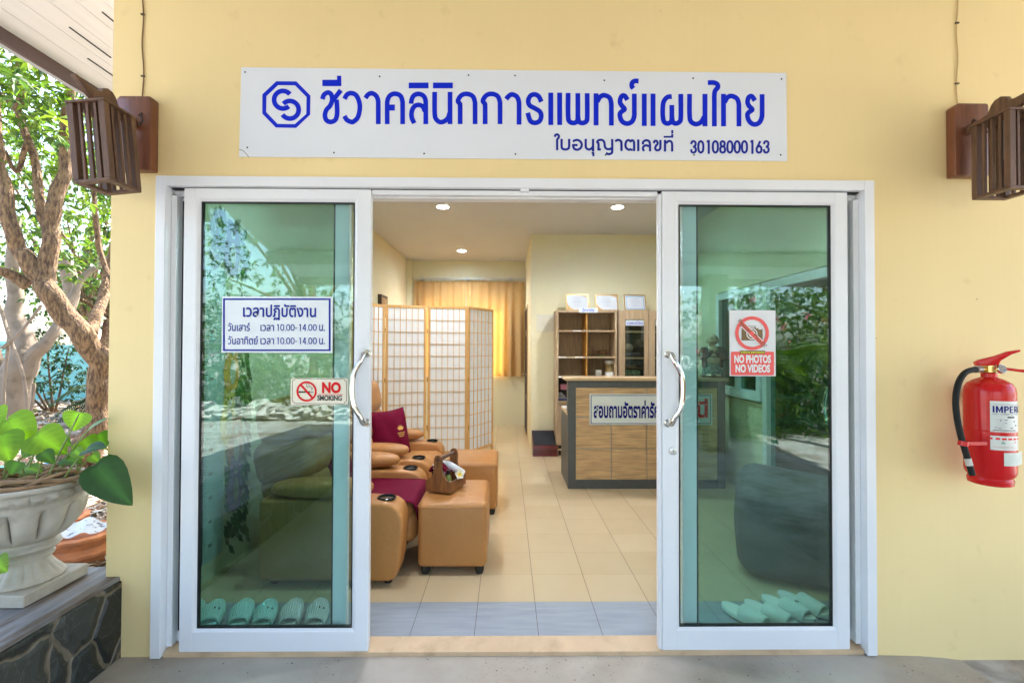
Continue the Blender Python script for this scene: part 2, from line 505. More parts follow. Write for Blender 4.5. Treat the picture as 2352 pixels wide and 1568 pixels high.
tag(ce.build("ceiling", M_CEIL, smooth=False), kind='structure')

# front wall with the door opening
OX0, OX1, OZ = -1.592, 1.69, 2.174
fw = MB()
fw.box(-1.81, OX0, 0, .1, -.15, 3.75)
fw.box(OX1, 5.2, 0, .1, -.15, 3.75)
fw.box(OX0, OX1, 0, .1, OZ, 3.75)
tag(fw.build("front_wall", M_WALL, smooth=False), "pale yellow painted front wall around the white sliding doors", "wall")
lw = MB(); lw.box(-1.81, -1.75, .1, 6.4, -.1, 3.0)
tag(lw.build("side_wall", M_INWALL, smooth=False), "cream room wall on the left behind the tan recliners", "wall")
# back wall with curtained window, pillar in its corner
WX0, WX1, WZ0, WZ1 = -1.47, .04, .96, 2.28
bw = MB()
bw.box(-1.75, WX0, 6.22, 6.34, -.02, 2.93); bw.box(WX1, .40, 6.22, 6.34, -.02, 2.93)
bw.box(WX0, WX1, 6.22, 6.34, -.02, WZ0); bw.box(WX0, WX1, 6.22, 6.34, WZ1, 2.93)
bw.box(-1.75, -1.66, 6.08, 6.22, .03, 2.93)
tag(bw.build("back_wall", M_INWALL, smooth=False), "cream back wall holding the window behind the yellow curtains", "wall")
cw = MB(); cw.box(.33, .43, 4.2, 6.22, .0, 2.93)
cw.box(.43, 3.6, 4.2, 4.3, .0, 2.93)
tag(cw.build("partition_wall", M_INWALL, smooth=False), "cream inner wall behind the wooden bookcase and counter", "wall")
# right-hand wall with its white framed window and door
rw = MB()
rw.box(2.3, 2.38, .1, 1.0, .0, 2.93); rw.box(2.3, 2.38, 1.0, 2.95, 2.0, 2.93); rw.box(2.3, 2.38, 2.02, 2.95, .0, .90); rw.box(2.3, 2.38, 2.95, 4.2, 0, 2.93)
tag(rw.build("inner_side_wall", M_INWALL, smooth=False), "cream wall seen through the right glass pane, with white framed inner door and window", "wall")
er = MB(); er.box(3.6, 3.7, .1, 4.3, 0, 2.93)
tag(er.build("far_room_wall", M_INWALL, smooth=False), "shaded wall of the far room beyond the inner glass door", "wall")
for nm, y0, y1, z0, lab, cat in (("inner_door", 1.02, 2.0, .03, "white framed inner glass door seen through the right pane", "door"), ("inner_window", 2.04, 2.93, .92, "white framed inner window beside the inner glass door", "window")):
    t = empty(nm, (2.29, y0, z0), 0, lab, cat)
    m = MB(); h = 1.98 - z0; L_ = y1 - y0
    m.box(-.03, .05, 0, .07, 0, h, .004); m.box(-.03, .05, L_ - .07, L_, 0, h, .004)
    m.box(-.029, .049, .07, L_ - .07, h - .07, h, .004); m.box(-.029, .049, .07, L_ - .07, 0, .09, .004)
    if nm == "inner_window": m.box(-.028, .048, L_ / 2 - .03, L_ / 2 + .03, .09, h - .07, .004)
    m.build("frame", M_ALU, t)
    m = MB(); m.box(.008, .014, .07, L_ - .07, .09, h - .07); m.build("glass", M_GLASS_IN, t, smooth=False)
    if nm == "inner_door":
        m = MB(); m.tube(catmull([(-.03, .05, .82), (-.075, .06, .86), (-.08, .08, .97), (-.075, .06, 1.08), (-.03, .05, 1.12)]), .011); m.build("handle", M_CHROME, t)

# ------------------------------------------------------------------ left eave of the building
ev = empty("roof_eave", (-1.81, .0, 3.0), 0, "white boarded eave with dark brown fascia above the garden at the left", "eave")
M_SOFF = mat("white_soffit_board", (.74, .68, .66), .6, var=.04, vscale=5, stretch=(6, .5, 1))
m = MB()
for k in range(7):                                   # boards side by side, running away from the viewer
    a0, a1 = -.74 + k * .106, -.74 + (k + 1) * .106 - .003
    z0, z1 = .17 + a0 * .22, .17 + a1 * .22
    m.prism([(a0, z0), (a1, z1), (a1, z1 + .02), (a0, z0 + .02)], .02, 8.0, 'y')
m.build("soffit", M_SOFF, ev, smooth=False)
for k in range(7):
    for j in range(9):
        if k in (0,): continue
        a0 = -.74 + k * .106 + .05; y0 = .10 + j * .80 + (k % 2) * .33 + (k * 37 % 5) * .05
        z0 = .17 + a0 * .22
        m = MB(); m.box(a0 - .003, a0 + .003, y0, y0 + .26, z0 - .004, z0 + .005); m.build("vent_slot", M_DARK, ev, smooth=False)
m = MB(); m.box(-.775, -.742, -.02, 8.0, -.06, .10, .004); m.build("fascia", mat("brown_fascia", (.06, .026, .018), .5, var=.2, vscale=4), ev)
m = MB(); m.box(-.90, -.78, -.02, 8.0, -.012, .10, .02); m.build("gutter", mat("grey_gutter", (.38, .37, .36), .35, var=.1, vscale=3), ev)
m = MB(); m.prism([(-.95, .12), (.2, .36), (.2, .40), (-.95, .16)], 0.11, 8.2, 'y'); m.build("roof_sheet", mat("roof_brown", (.15, .06, .04), .6), ev, smooth=False)
# porch roof over the viewer
pr = empty("porch_roof", (0, 0, 0), 0, "pale boarded porch roof sloping forward over the entrance, seen in the glass", "roof")
m = MB()
m.prism([(0.0, 3.6), (-4.6, 2.40), (-4.6, 2.46), (0.0, 3.66)], -3.0, 4.8, 'x')
m.build("ceiling_board", mat("porch_ceiling", (.62, .64, .67), .7, var=.04, vscale=4, stretch=(.5, 6, 6)), pr, smooth=False)
m = MB()
m.box(-3.0, 4.8, -4.66, -4.60, 2.30, 2.50, .006)
for k in range(3): m.box(-3.0, 4.8, -1.2 - k * 1.3, -1.1 - k * 1.3, 3.12 - k * .34 , 3.27 - k * .34, .005)
m.build("beam", mat("porch_beam", (.35, .33, .30), .6, var=.1, vscale=4), pr)
m = MB()
for x, hw_ in ((-1.95, .06), (2.93, .135), (4.75, .06)): m.box(x - hw_, x + hw_, -4.58, -4.58 + 2 * hw_, -.05, 2.42, .01)
m.build("posts", mat("porch_post", (.20, .17, .13), .6, var=.1, vscale=4), pr)

# ================================================================== DOOR FRAME AND SLIDING DOORS
df = empty("door_frame", (0, 0, 0), 0, "white aluminium outer frame around the whole sliding door opening", "door frame")
FZ0 = .004
for x0, x1, xi in ((-1.594, -1.549, 1), (1.692, 1.647, -1)):
    m = MB(); m.box(x0, x1, -.022, .098, FZ0, 2.1755, .003); 
    m.build("jamb", M_ALU, df)
    m = MB(); m.box(x1 + xi * .0005, x1 + xi * .026, .017, .051, .035, 2.098, .002); m.build("jamb_liner", M_ALU, df)
m = MB(); m.box(-1.5492, 1.6472, -.0215, .01, 2.130, 2.1753, .003); m.build("header", M_ALU, df)
m = MB(); m.box(-1.547, 1.645, .040, .097, 2.098, 2.172, .003); m.box(-1.547, 1.645, .012, .040, 2.142, 2.172, .002); m.box(-1.547, 1.645, .034, .041, 2.108, 2.1225, .001)
m.build("top_track", M_ALU, df)
m = MB(); m.box(-.624, .698, .008, .0395, 2.104, 2.1262, .002); m.build("track_face", M_ALU, df)
m = MB(); m.box(-1.546, 1.644, .014, .0395, 2.1265, 2.1415); m.build("header_gap_shade", M_GASKET, df, smooth=False)  # black strip standing in for the shadowed gap under the header
m = MB(); m.box(.06, .10, -.012, .012, 2.116, 2.131, .003); m.build("bump_stop", M_ALU, df)
m = MB(); m.prism([(-.004, 0), (-.004, .019), (.088, .036), (.0895, 0)], OX0 + .046, OX1 - .046, 'x')
m.build("threshold", mat("tan_stone_sill", (.62, .44, .27), .6, var=.12, vscale=6, col2=(.40, .26, .15), c2scale=7, c2lo=.5, c2hi=.8, bump=.12), df, smooth=False)
for x0, x1, xs0, xs1 in ((-1.547, -.742, -1.547, -.814), (.831, 1.645, .831, 1.645)):
    fp = MB()
    a, b2 = min(x0, x1), max(x0, x1)
    o_ = a < 0; oa, ob = (.024, .066) if o_ else (.066, .024)
    fp.box(a, a + oa, .052, .086, .036, 2.098, .004); fp.box(b2 - ob, b2, .052, .086, .036, 2.098, .004)
    fp.box(a + oa - .002, b2 - ob + .002, .053, .085, 2.084, 2.097, .004); fp.box(a + oa - .002, b2 - ob + .002, .053, .085, .037, .084, .004)
    fpo = fp.build("fixed_panel", M_ALU, df)
    m = MB(); m.box(a + oa - .002, b2 - ob + .002, .066, .071, .08, 2.09); m.build("glass", M_GLASS_IN, fpo, smooth=False)
    m = MB()
    for xx, ww in ((a + oa, .034 if o_ else .008), (b2 - ob - (.008 if o_ else .034), .008 if o_ else .034)): m.box(xx, xx + ww, .056, .080, .085, 2.083)
    m.build("gasket", M_GASKET, fpo, smooth=False)  # narrow strips are seals; wide ones paint the dark gap beside the leaf

def sweep_frame(mb, x0, x1, z0, z1, prof):
    """mitred moulding round a rectangle; prof = [(inset, y), ...]"""
    n = len(prof); vs = []
    for (sx, sz) in ((0, 0), (1, 0), (1, 1), (0, 1)):
        for (i, y) in prof:
            vs.append(((x0 + i) if sx == 0 else (x1 - i), y, (z0 + i) if sz == 0 else (z1 - i)))
    fs = []
    for c in range(4):
        d = (c + 1) % 4
        for k in range(n - 1):
            fs.append((c * n + k, d * n + k, d * n + k + 1, c * n + k + 1))
    mb.add(vs, fs)

def sliding_door(x0, x1, gx0, gx1, hx, hdir, label, lock):
    t = empty("sliding_door", ((x0 + x1) / 2, 0, .02), 0, label, "door", "white sliding glass doors")
    ox, oz = (x0 + x1) / 2, .02
    z1 = 2.126
    gz0, gz1 = .124, 2.065
    bead = .018
    o = []
    for a, b in ((x0, gx0 - bead), (gx1 + bead, x1)):
        m = MB(); m.box(a - ox, b - ox, 0, .036, 0, z1 - oz, .004); m.build("stile", M_ALU, t)
    for a, b in ((0, gz0 - bead - oz), (gz1 + bead - oz, z1 - oz)):
        m = MB(); m.box(gx0 - bead - ox - .001, gx1 + bead - ox + .001, .0008, .0352, a + .0003, b - .0003, .002); m.build("rail", M_ALU, t)
    m = MB()
    sweep_frame(m, gx0 - bead - ox, gx1 + bead - ox, gz0 - bead - oz, gz1 + bead - oz, [(-.001, .001), (.002, .001), (.014, .010), (.0165, .012), (.0165, .036)])
    m.build("glazing_bead", M_ALU, t, fix=True)
    m = MB()
    sweep_frame(m, gx0 - .002 - ox, gx1 + .002 - ox, gz0 - .002 - oz, gz1 + .002 - oz, [(0, .009), (.0045, .009), (.0045, .03)])
    m.build("gasket", M_GASKET, t, fix=True)
    m = MB(); m.box(gx0 - .002 - ox, gx1 + .002 - ox, .014, .019, gz0 - .002 - oz, gz1 + .002 - oz); m.build("glass", M_GLASS, t, smooth=False)
    # bowed steel pull handle on round roses
    h = MB()
    zt, zb = 1.372 - oz, 1.055 - oz
    zc = (zt + zb) / 2
    h.tube(catmull([(hx - ox, .0, zt), (hx - ox + hdir * .004, -.028, zt), (hx - ox + hdir * .016, -.046, zt - .035), (hx - ox + hdir * .042, -.050, zc + .07), (hx - ox + hdir * .050, -.050, zc), (hx - ox + hdir * .042, -.050, zc - .07), (hx - ox + hdir * .016, -.046, zb + .035), (hx - ox + hdir * .004, -.028, zb), (hx - ox, .0, zb)], 7), .0118, 14)
    ho = h.build("handle", M_CHROME, t)
    for z in (zt, zb):
        m = MB(); m.lathe([(.0, -.006), (.016, -.006), (.019, -.003), (.019, 0)], 24, M=Matrix.Translation((hx - ox, 0, z)) @ Matrix.Rotation(R_(-90), 4, 'X') @ Matrix.Diagonal((1, 1, -1, 1)))
        m.build("rose", M_CHROME, ho, fix=True)
    if lock:
        m = MB(); m.lathe([(0, .004), (.006, .0045), (.007, .007), (.011, .007), (.017, .005), (.018, .0)], 28, M=Matrix.Translation((.766 - ox, 0, .928 - oz)) @ Matrix.Rotation(R_(90), 4, 'X'))
        lo = m.build("lock", mat("satin_metal", (.7, .7, .68), .35, metal=.8), t, fix=True)
        m = MB(); m.box(.766 - .001 - ox, .766 + .001 - ox, -.0052, -.0045, .923 - oz, .933 - oz); m.build("keyhole", M_BLACK, lo, smooth=False)
    return t
sliding_door(-1.480, -.626, -1.403, -.705, -.640, -1, "left white sliding door leaf with the opening hours and no smoking signs", False)
d2 = sliding_door(.716, 1.582, .799, 1.506, .744, 1, "right white sliding door leaf with the no photos notice and a round lock", True)
m = MB(); m.box(.700 - 1.149, .7155 - 1.149, .004, .034, .005, 2.09, .002); m.box(.704 - 1.149, .711 - 1.149, -.001, .036, .005, 2.09, .001)
m.build("edge_seal", M_ALU, d2)

# ================================================================== SIGNS
# --- long clinic sign above the door
ys = -.006
sg = MB()
c4 = [P(554, 155, ys), P(1806, 168, ys), P(1808, 370, ys), P(549, 360, ys)]
sg.add([p for p in c4] + [p + Vector((0, .004, 0)) for p in c4], [(0, 3, 2, 1), (4, 5, 6, 7), (0, 1, 5, 4), (1, 2, 6, 5), (2, 3, 7, 6), (3, 0, 4, 7)])
sign = sg.build("wall_sign", M_SIGNW, smooth=False, fix=True)
tag(sign, "long white sign with big blue lettering and octagon emblem above the doors", "sign")
z4 = lambda x, y: S(600 + x * .31888, 150 + y * .31888, ys - .0006)
z5 = lambda x, y: S(1300 + x * .34014, 150 + y * .34014, ys - .0006)
z6 = lambda x, y: S(1420 + x * .27211, 330 + y * .27211, ys - .0006)
d = Draw(z4)
oc = [(376, 195), (540, 196), (655, 312), (652, 468), (538, 576), (372, 573), (261, 459), (262, 302)]
ic = [(390, 227), (528, 228), (623, 324), (621, 462), (527, 545), (386, 543), (293, 446), (295, 317)]
for i in range(8):
    j = (i + 1) % 8
    d.poly([oc[i], oc[j], ic[j], ic[i]])
d.arc(430, 346, 72, -38, -312, 39); d.arc(487, 428, 72, 222, 507, 39)
d.build("emblem", M_BLUE, sign)
dd = Draw(z4); dd.stroke([(72, 752), (108, 764), (132, 790), (152, 815)], 5); dd.build("crack", mat("crack_brown", (.25, .18, .12), .7), sign)
W4 = 39
def L4(strokes, rects=(), name="letter", tf=z4, w=W4, m=M_BLUE, par=sign):
    d = Draw(tf)
    for s_ in strokes: d.stroke(s_, w)
    for r in rects: d.rect(*r)
    return d
big = []
dd = Draw(z4)
for s_ in ([(752, 342), (766, 305), (800, 287), (826, 306), (832, 350), (815, 395), (785, 430), (773, 475), (787, 514), (822, 527), (858, 510), (872, 465), (872, 400), (868, 345)], [(838, 352), (903, 268)],
           [(933, 340), (955, 303), (992, 292), (1030, 312), (1055, 370), (1057, 430), (1040, 492), (1005, 525), (985, 526), (952, 510), (932, 478)],
           [(1104, 333), (1125, 305), (1155, 293), (1190, 312), (1207, 350), (1209, 400), (1209, 545)],
           [(1282, 545), (1282, 400), (1285, 350), (1305, 312), (1345, 297), (1388, 312), (1406, 355), (1408, 400), (1408, 545)],
           [(1478, 379), (1482, 345), (1500, 312), (1537, 298), (1575, 312), (1594, 345), (1597, 400), (1597, 545)],
           [(1503, 538), (1483, 492), (1482, 445), (1500, 405), (1535, 388), (1572, 402), (1590, 440)],
           [(1670, 282), (1670, 450), (1680, 502), (1712, 528), (1748, 522), (1778, 495), (1792, 455)],
           [(1878, 545), (1878, 400), (1874, 378), (1860, 354), (1886, 312), (1930, 298), (1978, 315), (1998, 360), (2000, 410), (2000, 545)],
           [(2082, 545), (2082, 400), (2078, 378), (2064, 354), (2090, 312), (2134, 298), (2182, 315), (2202, 360), (2204, 410), (2204, 545)]):
    dd.stroke(s_, W4)
for r in ((752, 183, 907, 235), (872, 150, 907, 200), (1300, 385, 1345, 435), (1458, 206, 1620, 253), (1656, 206, 1818, 253), (1776, 282, 1815, 545)): dd.rect(*r)
dd.build("lettering", M_BLUE, sign)
dd = Draw(z5)
for s_ in ([(55, 320), (75, 296), (100, 284), (135, 299), (152, 335), (154, 385), (154, 515)],
           [(325, 340), (305, 300), (275, 284), (242, 294), (224, 332), (236, 368), (275, 390), (313, 415), (324, 450), (310, 488), (275, 501), (240, 485), (220, 424)],
           [(530, 272), (530, 450), (540, 490), (570, 502), (597, 490), (604, 450), (604, 274)], [(604, 440), (612, 490), (640, 502), (668, 490), (676, 450), (676, 274)],
           [(752, 340), (775, 303), (805, 290), (845, 307), (859, 345), (861, 400), (861, 522)],
           [(984, 326), (962, 294), (938, 300), (927, 340), (940, 368), (962, 396), (940, 415), (926, 434), (932, 470), (950, 496), (985, 507), (1020, 490), (1036, 450), (1037, 400), (1037, 278)],
           [(1070, 182), (1040, 181), (1020, 196), (1018, 222), (1030, 238)],
           [(1324, 300), (1290, 305), (1264, 335), (1255, 380), (1255, 450), (1265, 493), (1292, 506), (1317, 493), (1324, 460), (1324, 365)], [(1324, 450), (1332, 493), (1355, 506), (1383, 493), (1393, 455), (1393, 280)],
           [(1460, 280), (1460, 440), (1470, 490), (1508, 511), (1548, 495), (1572, 455)],
           [(1600, 194), (1646, 194), (1672, 206), (1676, 230), (1656, 256), (1650, 290), (1650, 350), (1650, 528)],
           [(1728, 345), (1750, 308), (1780, 296), (1820, 313), (1836, 350), (1838, 400), (1838, 528)],
           [(1961, 332), (1938, 299), (1914, 305), (1904, 342), (1916, 372), (1940, 400), (1915, 420), (1903, 440), (1910, 475), (1930, 502), (1960, 514), (1995, 498), (2014, 455), (2016, 400), (2016, 282)]):
    dd.stroke(s_, 37)
for r in ((378, 270, 416, 518), (446, 270, 484, 518), (725, 275, 763, 521), (1094, 278, 1132, 525), (1161, 278, 1199, 525), (1559, 280, 1597, 528), (1701, 280, 1739, 528)): dd.rect(*r)
dd.build("lettering", M_BLUE, sign)
dd = Draw(z6)                                        # licence line
for s_ in ([(94, 100), (100, 82), (118, 76), (133, 90), (130, 108), (118, 122), (116, 140), (116, 227)],
           [(159, 118), (159, 185), (166, 210), (195, 220), (224, 210), (231, 185), (231, 118)],
           [(268, 145), (285, 133), (312, 129), (340, 145), (352, 175), (340, 207), (310, 222), (280, 212), (268, 180), (280, 178), (312, 178)],
           [(390, 118), (390, 185), (397, 208), (420, 220), (445, 210), (460, 190)],
           [(512, 230), (512, 165), (500, 150), (512, 133), (540, 128), (562, 140), (570, 165), (574, 195), (592, 214), (620, 216), (643, 205)], [(643, 120), (643, 235), (632, 258), (606, 264), (584, 252)],
           [(672, 142), (690, 131), (710, 130), (728, 142), (732, 165), (732, 234)],
           [(840, 225), (825, 222)], [(826, 216), (802, 222), (778, 205), (770, 178), (776, 148), (790, 133), (806, 132), (820, 142), (832, 132), (848, 140), (853, 165), (853, 236)],
           [(938, 172), (940, 148), (966, 132), (995, 140), (1004, 165), (1006, 238)], [(948, 236), (938, 212), (945, 190), (970, 180), (995, 190)],
           [(1040, 160), (1052, 138), (1072, 142), (1078, 165), (1062, 185), (1055, 210), (1070, 227), (1094, 222), (1104, 200), (1105, 128)],
           [(1160, 160), (1178, 142), (1200, 140), (1214, 155), (1217, 180), (1217, 240)]):
    dd.stroke(s_, 22)
for r in ((449, 118, 471, 240), (446, 244, 472, 262), (453, 255, 473, 284), (512, 209, 535, 231), (882, 124, 904, 236), (1138, 128, 1160, 240), (1136, 90, 1228, 108), (1208, 72, 1228, 100), (1208, 34, 1228, 68)): dd.rect(*r)
dd.build("lettering", M_NAVY, sign)
DIG = {'0': [[(.5, .02), (.86, .16), (.96, .5), (.86, .84), (.5, .98), (.14, .84), (.04, .5), (.14, .16)]], '1': [[(.62, 0), (.62, 1)], [(.28, .16), (.62, .06)]],
       '3': [[(.06, .27), (.2, .08), (.5, .02), (.82, .1), (.88, .27), (.75, .42), (.5, .475)], [(.4, .475), (.75, .53), (.93, .72), (.82, .9), (.5, .98), (.17, .92), (.04, .7)]],
       '4': [[(.70, 1), (.70, 0)], [(.66, .03), (.03, .69)], [(.0, .70), (.98, .70)]], '6': [[(.72, .0), (.36, .38), (.12, .58), (.06, .74), (.2, .93), (.5, .98), (.82, .92), (.94, .72), (.82, .5), (.5, .44), (.2, .52)]],
       '8': [[(.5, .02), (.8, .1), (.86, .25), (.74, .41), (.5, .46), (.26, .41), (.14, .25), (.2, .1)], [(.5, .46), (.84, .54), (.95, .73), (.82, .92), (.5, .98), (.18, .92), (.05, .73), (.16, .54)]]}
def digits(dd, txt, x0, y0, x1, y1, w, gap=.32):
    adv = [(.42 if c in '.' else .85 if c == '-' else 1 + gap) for c in txt]
    u = (x1 - x0) / (sum(adv) - gap); x = x0
    for c, a_ in zip(txt, adv):
        if c == '.': dd.rect(x - u * .06, y1 - w * 1.05, x - u * .06 + w * 1.05, y1)
        elif c == '-': dd.rect(x - u * .08, (y0 + y1) / 2 + w * .1, x + u * .5, (y0 + y1) / 2 + w * 1.0)
        else:
            for st in DIG[c]:
                cl = c in '08'; straight = c in '14'
                dd.stroke([(x + w / 2 * 0 + p[0] * u * .98, y0 + w / 2 * (0 if straight else 1) + p[1] * (y1 - y0 - (0 if straight else w))) for p in st], w, not straight, 0, cl)
        x += a_ * u
dd = Draw(z6); digits(dd, "30108000163", 1396, 128, 2146, 262, 21, .30); dd.build("lettering", M_NAVY, sign)
m = MB()
for (x, y) in ((563, 166), (872, 176), (1076, 173), (1183, 174), (1388, 185), (1592, 180), (1795, 182), (568, 339), (767, 351), (974, 353), (1184, 354), (1391, 356), (1594, 356), (1793, 356)):
    p = P(x, y, ys); m = MB(); m.lathe([(0, .003), (.003, .002), (.0042, 0)], 10, M=Matrix.Translation(p) @ Matrix.Rotation(R_(90), 4, 'X'))
    m.build("screw", mat("rusty_screw", (.05, .04, .03), .6), sign, fix=True)

def plate_sign(name, corners_src, y, m, thick, label, rnd=0, par=None):
    pts = [S(*c, y) for c in corners_src]
    x0 = sum(p.x for p in (pts[0], pts[3])) / 2; x1 = (pts[1].x + pts[2].x) / 2
    z1 = (pts[0].z + pts[1].z) / 2; z0 = (pts[2].z + pts[3].z) / 2
    mb = MB()
    if rnd:
        poly = []
        for cx, cz, a in ((x1 - rnd, z1 - rnd, 0), (x0 + rnd, z1 - rnd, 90), (x0 + rnd, z0 + rnd, 180), (x1 - rnd, z0 + rnd, 270)):
            poly += [(cx + rnd * math.cos(R_(a + k * 22.5)), cz + rnd * math.sin(R_(a + k * 22.5))) for k in range(5)]
        mb.prism(poly, y, y + thick, 'y')
    else:
        mb.box(x0, x1, y, y + thick, z0, z1, .001, 3)
    o = mb.build(name, m, smooth=False, fix=True)
    return tag(o, label, "sign")
# --- opening hours
yh = .0085
hs = plate_sign("hours_sign", [(577, 772), (867, 773), (866, 919), (578, 919)], yh, M_SIGNW, .004, "white opening hours sign with blue border on the left glass pane")
zh = lambda x, y: S(560 + x * .13605, 760 + y * .13605, yh - .0006)
dd = Draw(zh)
for r in ((155, 125, 2215, 158), (155, 1102, 2215, 1134), (155, 158, 190, 1102), (2180, 158, 2215, 1102)): dd.rect(*r)
dd.build("border", M_NAVY, hs)
def zt(txt, x0, y0, x1, y1, tf, par, m=M_NAVY, bold=.012, y=None, layer=1, **k):
    a, b = tf(x0, y1), tf(x1, y0)
    return text_mesh("lettering", txt, m, par, a.x, b.x, a.z, b.z, y if y is not None else a.y, bold=bold, layer=layer, **k)
zt("เวลาปฏิบัติงาน", 537, 236, 1940, 542, zh, hs, bold=.022)
zt("วันเสาร์", 248, 590, 672, 752, zh, hs); zt("เวลา", 872, 632, 1132, 752, zh, hs); dd = Draw(zh); digits(dd, "10.00-14.00", 1172, 617, 1946, 750, 17, .30); dd.build("lettering", M_NAVY, hs); dd = Draw(zh); digits(dd, "10.00-14.00", 1172, 873, 1946, 1005, 17, .30); dd.build("lettering", M_NAVY, hs); zt("น.", 1996, 630, 2108, 752, zh, hs)
zt("วันอาทิตย์", 248, 845, 826, 1007, zh, hs); zt("เวลา", 872, 886, 1132, 1007, zh, hs); zt("น.", 1996, 885, 2108, 1007, zh, hs)
# --- no smoking
yn = .0075
ns = plate_sign("no_smoking_sign", [(757.5, 983.5), (907.5, 986), (906, 1055), (757.5, 1053)], yn, mat("cream_plate", srgb(236, 226, 205), .3, var=.02), .003, "small cream no smoking sign beside the left door handle", rnd=.007)
zn = lambda x, y: S(740 + x * .10204, 970 + y * .10204, yn - .0006)
dd = Draw(zn)
dd.stroke([(275, 155), (1545, 172)], 12, False); dd.stroke([(1600, 235), (1590, 735)], 12, False); dd.stroke([(265, 785), (1540, 803)], 12, False); dd.stroke([(215, 210), (210, 735)], 12, False)
dd.stroke([(275, 155), (255, 195), (215, 210)], 12); dd.stroke([(1545, 172), (1560, 215), (1600, 235)], 12); dd.stroke([(210, 735), (250, 745), (265, 785)], 12); dd.stroke([(1590, 735), (1550, 760), (1540, 803)], 12)
dd.stroke([(570, 300), (590, 285), (625, 290), (640, 325), (615, 350), (580, 350)], 9, closed=True)
dd.stroke([(575, 350), (600, 385), (660, 378), (700, 400), (712, 460)], 10); dd.stroke([(640, 350), (690, 355), (722, 390), (722, 440)], 9)
for k in range(3): dd.rect(683 + k * 24, 482, 695 + k * 24, 522)
dd.rect(370, 478, 665, 516)
dd.build("cigarette_symbol", M_BLACK, ns)
dd = Draw(zn)
dd.arc(577, 483, 235, 0, 360, 50, layer=1); dd.stroke([(432, 318), (722, 645)], 55, False, layer=1); dd.rect(872, 555, 1505, 570, layer=1)
dd.build("prohibition_ring", M_RED, ns)
zt("NO", 968, 243, 1453, 532, zn, ns, M_RED, bold=.05); zt("SMOKING", 850, 582, 1478, 718, zn, ns, M_BLACK, bold=.032)
m = MB()
for x, y in ((215, 158), (1607, 175), (205, 785), (1598, 800)):
    p = zn(x, y); m = MB(); m.lathe([(0, .001), (.0016, .0008), (.002, 0)], 8, M=Matrix.Translation(p) @ Matrix.Rotation(R_(90), 4, 'X'))
    m.build("rivet", M_BRASS, ns, fix=True)
# --- no photos
yp = .0120
npn = plate_sign("no_photos_notice", [(1899.5, 808), (2020, 808), (2022, 979), (1902, 980)], yp, mat("laminated_paper", (.72, .72, .74), .25, var=.03, vscale=12, bump=.05, bscale=12), .0015, "white and red no photos notice taped to the right glass pane")
zp = lambda x, y: S(1780 + x * .14028, 780 + y * .14028, yp - .0006)
M_OLIVE = mat("olive_print", srgb(120, 96, 58), .5, var=.08, vscale=40)
dd = Draw(zp)
dd.rect(1083, 535, 1475, 760); dd.rect(1205, 492, 1345, 535)
dd.build("camera_symbol", M_OLIVE, npn)
dd = Draw(zp)
dd.rect(1225, 503, 1325, 522, layer=1); dd.rect(1397, 538, 1465, 556, layer=1); dd.arc(1277, 640, 95, 0, 360, 16, layer=1); dd.disc(1277, 640, 66, layer=1)
dd.build("camera_highlight", M_WHITE, npn)
dd = Draw(zp); dd.arc(1277, 640, 73, 0, 360, 22, layer=2); dd.build("lens_ring", M_OLIVE, npn)
dd = Draw(zp)
dd.arc(1277, 627, 283, 0, 360, 62, layer=3)
q = []
for cx, cy, a in ((1665, 1385, 0), (905, 1385, 90), (905, 988, 180), (1665, 988, 270)): q += [(cx + 20 * math.cos(R_(a + k * 30)), cy + 20 * math.sin(R_(a + k * 30))) for k in range(4)]
dd.poly(q, layer=1)
dd.build("red_field", M_FADED, npn)
dd = Draw(zp); dd.stroke([(1062, 425), (1492, 848)], 104, False, layer=3); dd.build("white_edge", M_WHITE, npn)
dd = Draw(zp); dd.stroke([(1062, 425), (1492, 848)], 76, False, layer=4); dd.build("slash", M_FADED, npn)
a, b = zp(935, 662), zp(1630, 592)
text_mesh("lettering", "Please!  Please!", M_OLIVE, npn, a.x, b.x, a.z, b.z, a.y, bold=0, layer=6, rot=R_(-44))
dd = Draw(zp); dd.rect(1050, 950, 1520, 1008, layer=2); dd.build("caption_box", mat("dark_olive_print", (.09, .075, .03), .5), npn)
zt("without permission", 1058, 960, 1505, 1006, zp, npn, mat("yellow_print", (.85, .75, .02), .5), bold=.03, layer=4)
zt("NO PHOTOS", 945, 1030, 1625, 1180, zp, npn, M_WHITE, bold=.045, layer=4); zt("NO VIDEOS", 968, 1205, 1610, 1355, zp, npn, M_WHITE, bold=.045, layer=4)

